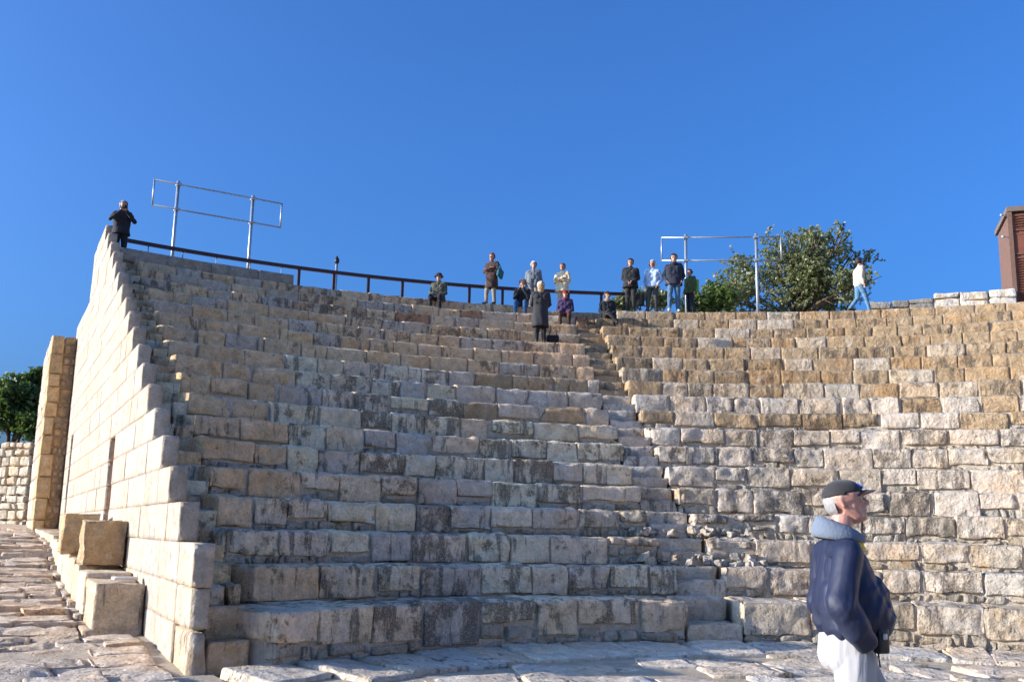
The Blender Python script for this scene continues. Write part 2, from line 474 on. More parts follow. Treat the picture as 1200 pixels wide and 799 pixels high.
# ------------------------------------------------------------------ stairways
rng = random.Random(31)
st = empty('stairway'); tag(st, 'narrow dark stone stairway climbing beside the stepped side wall', 'stairway')
def s_mid(k):
    p = pp(RK(k), TH_L[k]); return float((np.array([p.x, p.y]) - WA) @ WU) - .02 if k > 1 else (-.08, .50)[k]
for k in range(NR):
    rise = ZK(k) - ZK(k - 1); s0 = s_mid(k); tr = (s_mid(k + 1) - s0) if k < NR - 1 else 1.0
    for half in (0, 1):
        ztop = ZK(k - 1) + rise * (.5 + .5 * half); sf = s0 + tr * .5 * half
        wid = off_end - .235; h = .42 if k or half else .42
        cuts = [0, rng.uniform(.35, .65), 1] if (rng.random() < .45 and k) else [0, 1]
        for i in range(len(cuts) - 1):
            w = wid * (cuts[i + 1] - cuts[i]); oc = .235 + wid * (cuts[i] + cuts[i + 1]) / 2
            M = frame(wp(sf + .35, oc, ztop - h / 2 + rng.uniform(-.01, .01)), WN) @ Matrix.Rotation(rng.uniform(-.02, .01), 4, 'X')
            stone('step', M, w - .012, .7, h, M_SEAT, st, vary(BROWN if rng.random() < .7 else GREY, rng), rng.uniform(.3, .8), res=(7, 4, 5), rho=.02, amp=.012, freq=4, jit=.015)
st2 = empty('stairway'); tag(st2, 'worn stone stairway climbing between the two wedges of seating', 'stairway')
for k in range(NR):
    rise = ZK(k) - ZK(k - 1); tr = RK(k + 1) - RK(k); am = (TH_SL[k] + TH_SR[k]) / 2; wid = (TH_SR[k] - TH_SL[k]) * RK(k) + .05
    for half in (0, 1):
        ztop = ZK(k - 1) + rise * (.5 + .5 * half); rf = RK(k) + (.03 if half == 0 else tr * .52)
        h = .44
        M = frame(pp(rf + .36, am, ztop - h / 2 + rng.uniform(-.012, .008)), (math.cos(am), -math.sin(am))) @ Matrix.Rotation(rng.uniform(-.015, .015), 4, 'Y')
        c = TAN if k > 9 else CREAM
        stone('step', M, wid, .72, h, M_SEAT, st2, vary(c, rng), rng.uniform(.15, .55), res=(12, 5, 6), rho=.035, amp=.022, freq=4.5, jit=.02)
# broken masonry lying on the lower steps
items = []
rng = random.Random(41)
for i in range(46):
    k = rng.choice([2, 3, 3, 3, 2]); am = rad(rng.uniform(-12.5, -1.0)); r = rng.uniform(.03, .11)
    Vs, Fs = stone_geo(r * 2, r * 1.6, r * 1.4, res=(6, 5, 5), rho=.02, amp=.022, freq=9, jit=.045)
    R_ = RK(k) - rng.uniform(-.05, .32)
    items.append((Vs, Fs, frame(pp(R_, am, ZK(k - 1) + r * .5 + max(0, (R_ - RK(k) + .2)) * .5), (rng.uniform(-1, 1), rng.uniform(-1, 1) + .01))))
V, F = joined(items)
o = link('broken_stones', mesh('broken_stones', V, F), M_RUB); o.color = (.50, .44, .36, .25)
tag(o, 'loose broken stones heaped over the worn lower steps of the middle stairway', 'rubble', kind='stuff')

# ------------------------------------------------------------------ stepped side wall
WCOL = (.45, .375, .29)
wall = empty('side_wall', wp(0, 0, 0)); wall.location = (0, 0, 0)
tag(wall, 'tall cream ashlar wall with stepped coping bounding the seating', 'wall')
rng = random.Random(51)
S_END = 25.2
NICHES = [(9.35, 10.35, 3.05), (21.6, 22.5, 4.25)]
courses = [(-.25, .38), (.38, .845), (.845, WH)] + [(WH + WR * (j - 1), WH + WR * j) for j in range(1, 18)]
core_items = []
for ci, (z0, z1) in enumerate(courses):
    sf = -.20 if ci < 3 else SL * (ci - 2)
    se = S_END if z1 < 8.6 else 20.4
    spans = [(sf, se)]
    for n0, n1, nt in NICHES:
        if (z0 + z1) / 2 < nt:
            spans = [q for a_, b_ in spans for q in (((a_, n0), (n1, b_)) if a_ < n0 < b_ else ((a_, b_),))]
    for a_, b_ in spans:
        zb = max(z0, min(zpath(a_), zpath(b_)) - .4)
        core_items.append((*box_geo(-.17, -.06, 0, b_ - a_ - .12, zb, z1 - .03), Matrix(((-WN[0], WU[0], 0, wp(a_ + .06, 0).x), (-WN[1], WU[1], 0, wp(a_ + .06, 0).y), (0, 0, 1, 0), (0, 0, 0, 1)))))
        s_ = a_; first = True
        while s_ < b_ - .01:
            w = rng.uniform(.75, 1.7)
            if first and a_ == sf: w = 1.0 if ci < 3 else SL * rng.choice([1.0, 1.25, 1.5])
            if b_ - s_ - w < .5: w = b_ - s_
            zt = zpath(s_ + w / 2)
            if z1 > zt - .1:
                jt = .003 if first else .008
                end = first and a_ == sf
                cz = (z0 + z1) / 2
                M = frame(wp(s_ + w / 2, .115 + rng.uniform(-.006, .006), cz), WU)
                col = vary(WCOL, rng, .07)
                lich = rng.uniform(0, .16)
                if end and ci < 2: col = vary((.45, .36, .26), rng); lich = .3
                stone('ashlar_block', M, w - rng.uniform(.0, .002), .23, (z1 - z0) - rng.uniform(.0, .0015), M_WALL, wall, col, lich,
                      res=(8, 2, 5), rho=.0025 if not (end and ci < 2) else .03, amp=.003 if not (end and ci < 1) else .02, freq=3, jit=.0015)
            s_ += w; first = False
V, F = joined(core_items)
link('wall_core', mesh('wall_core', V, F, False), M_CORE, wall)
for n0, n1, nt in NICHES:
    z0 = zpath(n0) - .2; items = []
    T = Matrix(((WU[0], WN[0], 0, WA[0]), (WU[1], WN[1], 0, WA[1]), (0, 0, 1, 0), (0, 0, 0, 1)))
    items.append((*box_geo(n1 - .005, n1 + .2, .235, .9, z0, nt + .1), T)); items.append((*box_geo(n0 - .2, n0 + .005, .235, .9, z0, nt + .1), T))
    items.append((*box_geo(n0 - .2, n1 + .2, .905, 1.05, z0, nt + .3), T)); items.append((*box_geo(n0 - .2, n1 + .2, .237, .9, nt + .105, nt + .3), T))
    V, F = joined(items); o = link('niche_lining', mesh('niche_lining', V, F, False), M_WALL, wall); o.color = (.62, .40, .20, .1)  # orange tint paints warm bounce light onto the shaded niche jambs

# parapet course on top of the back wall, behind the first stretch of the top row
par = empty('parapet'); tag(par, 'low pale coping course capping the top row beside the stepped wall', 'parapet')
a = th_left(17) - rad(1.0)
aend = math.atan2(oncirc(342, 322, 24.3).x - XC, oncirc(342, 322, 24.3).y - YC)
rng = random.Random(61)
while a < aend - .002:
    w = rng.uniform(1.0, 1.7); da = min(w / 24.2, aend - a)
    if aend - a - da < .02: da = aend - a
    M = frame(pp(24.25, a + da / 2, ZK(17) + .165), (math.cos(a + da / 2), -math.sin(a + da / 2)))
    stone('coping_block', M, da * 24.25 - .012, .5, .37, M_SEAT, par, vary((.38, .325, .25), rng, .06), .12, res=(9, 3, 4), rho=.015, amp=.006, freq=3, jit=.006)
    a += da

# ------------------------------------------------------------------ bench along the wall
bench = empty('stone_bench'); tag(bench, 'long raised stone bench running along the foot of the tall side wall', 'bench')
rng = random.Random(71)
def zbench(s): return .70 + .05 * (s - 3.3) if s < 15 else 1.285 + .012 * (s - 15)
s_ = 3.3
while s_ < 24.2:
    w = rng.uniform(1.0, 1.6) if s_ > 3.4 else 1.5
    w = min(w, 24.35 - s_); sm = s_ + w / 2; zt = zbench(sm); zb = zpath(s_) - .08
    M = frame(wp(sm, -.35, (zt + zb) / 2), WU)
    stone('bench_block', M, w - .01, .68, zt - zb, M_SEAT, bench, vary((.56, .45, .32), rng, .08), .15 if s_ > 3.4 else .3, res=(10, 7, 7), rho=.03, amp=.012 if s_ > 3.4 else .022, freq=5, jit=.012)
    if zt - zb > .3:
        M = frame(wp(sm, -.40, zb - .08), WU)
        stone('plinth_block', M, w + (.14 if s_ < 3.4 else -.005), .80, .50, M_SEAT, bench, vary((.50, .40, .29), rng, .08), .2, res=(12, 6, 4), rho=.015, amp=.012, freq=5, jit=.004)
    s_ += w
def block_on(s, off, w, d, h, label, col):
    o = stone('stone_block', frame(wp(s + d / 2, off, zbench(s + d / 2) + h / 2 + .012), WN), w, d, h, M_SEAT, None, col, .25, res=(16, 14, 14), rho=.03, amp=.024, freq=5.5, jit=.03)
    tag(o, label, 'stone block'); return o
block_on(5.95, -.36, .68, .62, .74, 'squared cracked tan stone block standing on the bench, with a second block behind it', (.46, .335, .20))
block_on(8.6, -.52, .66, .7, .74, 'smoother tan stone block on the bench between the cracked block and the pilaster', (.50, .36, .21))
o = stone('tile_fragment', frame(wp(3.75, -.25, zbench(4.0) + .035), WN) @ Matrix.Rotation(.12, 4, 'Z'), .34, .2, .05, plain_mat('white_marble', (.72, .68, .62), .6, var=.1), None, (.75, .72, .66), 0, res=(4, 3, 2), rho=.01, amp=.003)
tag(o, 'small white marble fragment lying on top of the stone bench end', 'fragment')

# ------------------------------------------------------------------ masonry pilaster at the far end of the wall
pil = empty('pilaster'); tag(pil, 'tall orange-tan rubble masonry pilaster at the far end of the side wall', 'pilaster')
rng = random.Random(81)
z = 1.1; ztop = 7.75
items = [(*box_geo(24.5, 30.2, -.72, -.02, 1.0, ztop - .1), Matrix(((WU[0], WN[0], 0, WA[0]), (WU[1], WN[1], 0, WA[1]), (0, 0, 1, 0), (0, 0, 0, 1))))]
V, F = joined(items); link('core', mesh('core', V, F, False), core_mat('tan_mortar', (.36, .26, .16)), pil)
while z < ztop - .1:
    h = min(rng.uniform(.38, .75), ztop - z)
    if ztop - z - h < .25: h = ztop - z
    # quoin on the outer edge, long side down the lit face
    ql = rng.uniform(.28, .42)
    M = frame(wp(24.4 + .75, -.78 + ql / 2, z + h / 2), WN)
    stone('quoin', M, ql, 1.5, h - .012, M_WALL, pil, vary((.50, .36, .20), rng), .1, res=(5, 8, 5), rho=.02, amp=.012, freq=4, jit=.015)
    s2 = 25.92
    while s2 < 30.3:
        w = min(rng.uniform(.8, 1.6), 30.4 - s2)
        stone('quoin', frame(wp(s2 + w / 2, -.70, z + h / 2), WU), w - .01, .16, h - .012, M_WALL, pil, vary(WCOL, rng), .1, res=(6, 2, 5), rho=.02, amp=.008, freq=4, jit=.01)
        s2 += w
    # rough fill between quoin and wall
    zz = z
    while zz < z + h - .02:
        hh = min(rng.uniform(.18, .36), z + h - zz)
        if z + h - zz - hh < .1: hh = z + h - zz
        x = -.78 + ql
        while x < -.01:
            w = min(rng.uniform(.15, .32), -x)
            if -x - w < .08: w = -x
            stone('fill_stone', frame(wp(24.43 + .25 + rng.uniform(0, .05), x + w / 2, zz + hh / 2), WN), w - .012, .5, hh - .012, M_RUB, pil, vary((.44, .315, .19), rng, .2), .15, res=(5, 3, 4), rho=.045, amp=.022, freq=7, jit=.02)
            x += w
        zz += hh
    z += h

# ------------------------------------------------------------------ low rubble wall beyond the path
rub = empty('rubble_wall'); tag(rub, 'low bright rubble stone wall at the top of the paved path, under the small tree', 'wall')
rng = random.Random(91)
p0 = wp(30.6, -.80); p1 = wp(36.5, -5.0); dv = (p1 - p0); L_ = dv.length; dv.normalize(); nrm = Vector((-dv.y, dv.x, 0))
if nrm.dot(Vector((-WU[0], -WU[1], 0))) < 0: nrm = -nrm
zb = 1.4
V, F = box_geo(0, L_, .12, .6, 1.0, 4.4)
Mw = Matrix(((dv.x, -nrm.x, 0, p0.x), (dv.y, -nrm.y, 0, p0.y), (0, 0, 1, 0), (0, 0, 0, 1)))
V2, F2 = joined([(V, F, Mw)]); link('core', mesh('core', V2, F2, False), M_CORE, rub)
z = zb
while z < 4.6:
    h = rng.uniform(.25, .42); x = 0
    while x < L_:
        w = rng.uniform(.25, .7)
        if not (z > 4.1 and rng.random() < .45):
            c = p0 + dv * (x + w / 2)
            M = frame((c.x - nrm.x * .15, c.y - nrm.y * .15, z + h / 2), dv)
            stone('rubble_block', M, w - .01, .5, h, M_RUB, rub, vary((.55, .47, .36), rng, .15), .15, res=(5, 3, 4), rho=.06, amp=.035, freq=5, jit=.04)
        x += w
    z += h

# ================================================================== THINGS ON THE TERRACE
TZ = 8.15
M_RAIL = plain_mat('dark_brown_paint', (.055, .022, .016), .45, var=.15)
M_GALV = plain_mat('galvanised_steel', (.42, .45, .47), .42, .6, var=.12)
M_THIN = plain_mat('pale_grey_paint', (.45, .47, .48), .5, .2, var=.1)
M_BLACK = plain_mat('black_metal', (.02, .02, .022), .5, var=.1)
def geo_obj(name, items, mat, parent=None, smooth=False):
    V, F = joined([(it[0], it[1], it[2] if len(it) > 2 else ID) for it in items]); return link(name, mesh(name, V, F, smooth), mat, parent)
def th_at(x, y, R): p = oncirc(x, y, R); return math.atan2(p.x - XC, p.y - YC)
hr = empty('handrail'); tag(hr, 'dark brown railing curving along the rim above the shaded seating', 'railing')
RR = 25.0; a0, a1 = th_at(147, 280, RR), th_at(742, 347, RR)
def arcpts(a0, a1, z, R=RR, n=60): return [pp(R, a0 + (a1 - a0) * i / n, z) for i in range(n + 1)]
def bar_geo(pts, w, h):
    V = []; F = []
    for i, p in enumerate(pts):
        t = (pts[min(i + 1, len(pts) - 1)] - pts[max(i - 1, 0)]).normalized(); s = Vector((t.y, -t.x, 0)).normalized()
        for sx, sz in ((-1, -1), (1, -1), (1, 1), (-1, 1)): V.append(tuple(p + s * sx * w / 2 + Vector((0, 0, sz * h / 2))))
    m = len(pts)
    for i in range(m - 1):
        for j in range(4): F.append((i * 4 + j, i * 4 + (j + 1) % 4, (i + 1) * 4 + (j + 1) % 4, (i + 1) * 4 + j))
    F.append((3, 2, 1, 0)); F.append(tuple((m - 1) * 4 + j for j in range(4)))
    return np.array(V), F
geo_obj('top_rail', [bar_geo(arcpts(a0, a1, 9.27), .09, .10)], M_RAIL, hr)
geo_obj('lower_rail', [bar_geo(arcpts(th_at(347, 325, RR), a1, 8.44), .07, .09)], M_RAIL, hr)
a = th_at(350, 325, RR)
while a < a1:
    p = pp(RR, a); geo_obj('post', [(*box_geo(-.04, .04, -.04, .04, TZ - .05, 9.225), Matrix.Translation((p.x, p.y, 0)) @ Matrix.Rotation(-a, 4, 'Z'))], M_RAIL, hr)
    a += 1.08 / RR
for x in (173, 214, 254, 294, 331):
    p = pp(RR + .0, th_at(x, 300, RR)); geo_obj('post', [tube_geo([(p.x, p.y, TZ - .05), (p.x, p.y, 9.225)], .016, 6)], M_THIN, hr, True)

def sign_frame(px_posts, px_ends, label, ztop, zb0, zb1):
    root = empty('steel_frame', oncirc(px_posts[0], 300, 26.0)); root.location.z = TZ
    inv = Matrix.Translation(-root.location)
    P0 = oncirc(px_posts[0], 240, 26.0); P1 = oncirc(px_posts[1], 240, 26.0)
    d = Vector((P1.x - P0.x, P1.y - P0.y, 0)).normalized()
    nrm = Vector((d.y, -d.x, 0)) * .075
    if nrm.y > 0: nrm = -nrm
    def along(px):     # intersect the pixel column with the line of posts
        r = pixray(px, 260); k = (P0.x * d.y - P0.y * d.x) / (r[0] * d.y - r[1] * d.x); return Vector((r[0] * k, r[1] * k, 0))
    E0, E1 = along(px_ends[0]) + nrm, along(px_ends[1]) + nrm
    for P in (P0, P1):
        geo_obj('post', [(*tube_geo([(P.x, P.y, TZ - .03), (P.x, P.y, ztop + .09)], .05, 12), inv)], M_GALV, root, True)
        geo_obj('base_plate', [(*box_geo(P.x - .3, P.x + .3, P.y - .2, P.y + .2, TZ - .04, 8.5), inv)], M_GALV, root)
    for z in (zb0, zb1):
        geo_obj('crossbar', [(*tube_geo([(E0.x, E0.y, z), (E1.x, E1.y, z)], .026, 8), inv)], M_GALV, root, True)
    for P in (P0, P1):
        for z in (zb0, zb1):
            geo_obj('clamp', [(*box_geo(-.07, .07, -.14, .06, -.035, .035), inv @ Matrix.Translation((P.x, P.y, z)) @ Matrix.Rotation(math.atan2(d.y, d.x), 4, 'Z'))], M_GALV, root)
    for E_ in (E0, E1):
        geo_obj('end_bar', [(*tube_geo([(E_.x, E_.y, zb0 - .02), (E_.x, E_.y, zb1 + .02)], .026, 8), inv)], M_GALV, root, True)
    tag(root, label, 'sign frame')
sign_frame((207, 296), (176, 328), 'empty galvanised steel sign frame on two posts behind the pale parapet', 11.52, 10.73, 11.50)
sign_frame((803, 885), (775, 914), 'empty galvanised steel sign frame on two posts in front of the leafy tree', 11.54, 10.70, 11.50)

lp = empty('bollard_lamp', oncirc(394, 320, 27.0)); lp.location.z = TZ
geo_obj('post', [tube_geo([(0, 0, 0), (0, 0, 1.95)], .045, 10)], M_GALV, lp, True)
geo_obj('lamp_head', [tube_geo([(0, 0, 1.93), (0, 0, 2.0), (0, 0, 2.08), (0, 0, 2.2)], [.05, .085, .08, .015], 12)], M_BLACK, lp, True)
tag(lp, 'slim grey post lamp with a dark cap rising behind the railing', 'lamp')

# low wall on the right of the terrace
lwll = empty('low_wall'); tag(lwll, 'low rough stone wall beside the brown kiosk on the terrace', 'wall')
rng = random.Random(101)
q0 = oncirc(1018, 350, 26.8); q1 = oncirc(1186, 345, 26.8); q0.z = q1.z = 0; dq = q1 - q0; Lq = dq.length; dq.normalize()
x = 0
while x < Lq:
    w = rng.uniform(.45, .9); zz = TZ - .05; f_ = x / Lq
    ztop = 9.30 + (.10 if f_ > .45 else .0) + .12 * f_
    while zz < ztop - .05:
        h = min(rng.uniform(.28, .42), ztop - zz); c = q0 + dq * (x + w / 2)
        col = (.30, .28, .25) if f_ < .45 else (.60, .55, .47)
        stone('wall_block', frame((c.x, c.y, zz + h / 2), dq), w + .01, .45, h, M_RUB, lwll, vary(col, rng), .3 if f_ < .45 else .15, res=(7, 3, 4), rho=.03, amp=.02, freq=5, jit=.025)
        zz += h
    x += w
# kiosk
M_WOOD = plain_mat('brown_stained_wood', (.20, .068, .04), .6, var=.3, scale=5, bump=.3, bscale=20)
M_WOODD = plain_mat('grey_brown_timber', (.17, .095, .065), .7, var=.3, scale=6, bump=.3)
M_FASC = plain_mat('weathered_grey_fascia', (.17, .13, .10), .75, var=.2)
kc = oncirc(1184, 300, 27.0); kz = TZ
ki = empty('kiosk', (kc.x, kc.y, kz), rad(-18)); tag(ki, 'brown wooden kiosk with louvred shutters standing on the terrace rim', 'kiosk')
kh = 12.15 - kz
geo_obj('body', [box_geo(.06, 3.2, .10, 2.6, 0, kh - .05)], M_WOODD, ki)
for x in (0.0, 1.05, 2.1, 3.15):
    geo_obj('corner_post', [box_geo(x, x + .13, 0, .13, 0, kh)], M_WOODD, ki)
for i, x in enumerate((.14, 1.19, 2.24)):
    for (z0, z1, kind) in ((1.0, kh * .62, 'louvre'), (kh * .64, kh * .82, 'panel'), (kh * .84, kh - .1, 'louvre')):
        fr = geo_obj('shutter_frame', [box_geo(x, x + .9, .055, .095, z0, z0 + .05), box_geo(x, x + .9, .055, .095, z1 - .05, z1), box_geo(x, x + .06, .056, .094, z0 + .05, z1 - .05), box_geo(x + .84, x + .9, .056, .094, z0 + .05, z1 - .05)], M_WOOD, ki)
        if kind == 'louvre':
            z = z0 + .08
            while z < z1 - .08:
                o = geo_obj('slat', [(*box_geo(-.39, .39, -.03, .03, -.008, .008), Matrix.Translation((x + .45, .07, z)) @ Matrix.Rotation(.6, 4, 'X'))], M_WOOD, fr); z += .085
        else: geo_obj('panel', [box_geo(x + .065, x + .835, .07, .085, z0 + .055, z1 - .055)], M_WOOD, fr)
geo_obj('roof', [box_geo(-.015, 3.4, -.03, 2.8, kh, kh + .16)], M_FASC, ki)
for z in (kh - .12, kh - .85):
    geo_obj('bracket', [tube_geo([(.0, .05, z), (-.16, .03, z + .02)], .02, 6), tube_geo([(-.13, .03, z + .02), (-.21, .02, z + .03)], .04, 8)], M_THIN, ki, True)

# ------------------------------------------------------------------ trees
def leaf_mat(name, c0, c1):
    t = NT(name); geo = t.node('ShaderNodeNewGeometry'); oi = geo.outputs['Random Per Island']
    n = t.noise(geo.outputs['Position'], 1.1, 3)
    m = t.math('ADD', t.math('MULTIPLY', oi, .6), t.math('MULTIPLY', n, .5), clamp=True)
    t.L(t.mix(m, (*c0, 1), (*c1, 1)), t.b.inputs['Base Color']); t.b.inputs['Roughness'].default_value = .45
    t.b.inputs['Specular IOR Level'].default_value = .45
    tr = t.node('ShaderNodeBsdfTranslucent'); tr.inputs['Color'].default_value = (c1[0] * 1.3, c1[1] * 1.5, c1[2] * .8, 1)
    mx = t.node('ShaderNodeMixShader'); mx.inputs[0].default_value = .22
    out = t.n['Material Output']; t.L(t.b.outputs[0], mx.inputs[1]); t.L(tr.outputs[0], mx.inputs[2]); t.L(mx.outputs[0], out.inputs[0])
    return t.m
M_LEAF = leaf_mat('carob_leaf', (.06, .08, .032), (.26, .265, .13))
M_LEAF2 = leaf_mat('bright_leaf', (.045, .085, .02), (.14, .19, .045))
M_BARK = core_mat('bark', (.14, .10, .07))
def tree(name, base, clumps, nleaf, leaf, lm, label, group=None, seed=1, stems=1):
    """base: foot; clumps: list of (centre, radius)"""
    r = np.random.RandomState(seed); root = empty(name, base); b = Vector(base)
    # woody part
    items = []; top = Vector(np.mean([np.array(c) for c, _ in clumps], 0)); fork = b + (top - b) * .38
    hgt = (top - b).length
    items.append(tube_geo([Vector((0, 0, -.1)), (fork - b) * .5 + Vector((.08, .05, 0)), fork - b], [.055 * hgt + .03, .045 * hgt + .02, .035 * hgt + .015], 10))
    for c, rr in clumps:
        c = Vector(c) - b; m = (fork - b).lerp(c, .5) + Vector(r.uniform(-.15, .15, 3)) * hgt * .25
        items.append(tube_geo([fork - b, m, c], [.025 * hgt, .014 * hgt, .006 * hgt], 6))
        for _ in range(4):
            e = c + Vector(r.normal(0, .55, 3)) * rr; items.append(tube_geo([m.lerp(c, .6), (m + e) / 2 + Vector(r.uniform(-.1, .1, 3)), e], [.009 * hgt, .006 * hgt, .003 * hgt], 5))
    geo_obj('trunk', items, M_BARK, root, True)
    # twigs of leaves
    tot = sum(rr ** 2 for _, rr in clumps); P = []
    for c, rr in clumps:
        n = int(nleaf * rr ** 2 / tot / 9) + 1
        # sub-clumps give light and dark masses with gaps
        ns = max(5, int(13 * rr / .8)); u = r.normal(size=(ns, 3)); u /= np.linalg.norm(u, axis=1)[:, None]
        sc = np.array(c) - np.array(base) + u * rr * r.uniform(.35, 1.0, (ns, 1)) * np.array([1, 1, .9])
        idx = r.randint(0, ns, n); tw = sc[idx] + r.normal(0, .15 * rr + .05, (n, 3))
        P.append(tw)
    P = np.concatenate(P); N = len(P)
    d = r.normal(size=(N, 3)); d[:, 2] += .3; d /= np.linalg.norm(d, axis=1)[:, None]
    L = []
    for j in range(9):                       # leaves along the twig
        c = P + d * (j - 4) * leaf * .45 + r.normal(0, leaf * .25, (N, 3))
        n = r.normal(size=(N, 3)); n[:, 2] += .5; n /= np.linalg.norm(n, axis=1)[:, None]
        a = np.cross(n, r.normal(size=(N, 3))); a /= np.linalg.norm(a, axis=1)[:, None]; b2 = np.cross(n, a)
        ln = leaf * r.uniform(.6, 1.15, (N, 1)); wd = ln * .55
        L.append(np.stack([c - a * ln, c + b2 * wd - n * ln * .15, c + a * ln, c - b2 * wd - n * ln * .15], 1))
    V = np.concatenate(L).reshape(-1, 3); F = np.arange(len(V)).reshape(-1, 4)
    me = bpy.data.meshes.new('crown'); me.vertices.add(len(V)); me.vertices.foreach_set('co', V.ravel().astype(np.float32))
    me.loops.add(len(V)); me.loops.foreach_set('vertex_index', F.ravel().astype(np.int32)); me.polygons.add(len(F)); me.polygons.foreach_set('loop_start', (np.arange(len(F)) * 4).astype(np.int32))
    me.update(calc_edges=True)
    link('crown', me, lm, root)
    tag(root, label, 'tree' if 'tree' in name else 'shrub', group)
    return root
def clumps_px(lst, R, jit, seed):
    r = random.Random(seed); out = []
    for x, y, q in lst:
        Rj = R + r.uniform(-jit, jit); p = oncirc(x, y, Rj); out.append((p, q * p.length / FPX))
    return out
cl = clumps_px([(930, 312, 40), (885, 318, 34), (968, 318, 36), (948, 288, 24), (978, 285, 18), (985, 268, 7), (1000, 335, 24), (1016, 303, 8), (1008, 318, 11), (908, 292, 18), (858, 330, 24), (925, 345, 46), (975, 350, 32), (868, 352, 28), (838, 345, 14), (955, 272, 9), (925, 276, 8), (1000, 298, 7)], 30.0, 1.3, 3)
b_ = oncirc(925, 360, 30.2); b_.z = TZ
tree('carob_tree', b_, cl, 25000, .072, M_LEAF, 'broad dark leafy tree growing on the terrace behind the steel sign frame', seed=4)
cl = clumps_px([(822, 350, 16), (845, 358, 16), (805, 356, 12), (832, 338, 9)], 28.5, .4, 5)
b_ = oncirc(830, 366, 28.5); b_.z = TZ
tree('shrub', b_, cl, 6000, .07, M_LEAF2, 'bright green shrub in front of the dark tree, behind the people in jackets', seed=6)
cl = clumps_px([(735, 356, 12), (752, 350, 11), (772, 352, 12), (720, 362, 8)], 28.0, .4, 7)
b_ = oncirc(748, 366, 28.0); b_.z = TZ
tree('shrub', b_, cl, 5000, .07, M_LEAF, 'low olive green shrub behind the legs of the jacketed people', seed=8)
def at_depth(x, y, Y): r = pixray(x, y); k = Y / r[1]; return Vector((r[0] * k, Y, CAMH + r[2] * k))
cl = [(at_depth(x, y, 46 + j), q * 50 / FPX) for x, y, q, j in [(22, 468, 24, 0), (40, 452, 15, .5), (6, 482, 22, -.5), (46, 438, 8, .3), (28, 492, 20, -.3), (-18, 472, 24, 0), (-30, 492, 26, .5), (2, 460, 12, .6), (48, 470, 12, .2)]]
b_ = at_depth(10, 540, 46); b_.z = 2.0
tree('olive_tree', b_, cl, 26000, .11, M_LEAF2, 'small rounded green tree standing behind the low rubble wall', seed=9)

# ================================================================== PEOPLE
def prims_geo(prims):
    items = []; n = 14
    for p0, p1, r0, r1 in prims:
        p0, p1 = Vector(p0), Vector(p1); ax = p1 - p0; L = ax.length
        if L < 1e-5: ax = Vector((0, 0, 1)); L = 0.0
        ax.normalize(); ref = Vector((0, 0, 1)) if abs(ax.z) < .9 else Vector((1, 0, 0)); a = ax.cross(ref).normalized(); b = ax.cross(a)
        rings = []
        for k in range(1, 6): t = k / 6 * math.pi / 2; rings.append((p0 - ax * r0 * math.cos(t), r0 * math.sin(t)))
        rings.append((p0, r0)); rings.append((p1, r1))
        for k in range(5, 0, -1): t = k / 6 * math.pi / 2; rings.append((p1 + ax * r1 * math.cos(t), r1 * math.sin(t)))
        V = []; F = []
        for c, r in rings:
            for j in range(n):
                an = 2 * math.pi * j / n; V.append(tuple(c + (a * math.cos(an) + b * math.sin(an)) * r))
        for i in range(len(rings) - 1):
            for j in range(n): F.append((i * n + j, i * n + (j + 1) % n, (i + 1) * n + (j + 1) % n, (i + 1) * n + j))
        F.append(tuple(range(n - 1, -1, -1))); F.append(tuple((len(rings) - 1) * n + j for j in range(n)))
        items.append((np.array(V), F, ID))
    return joined(items)
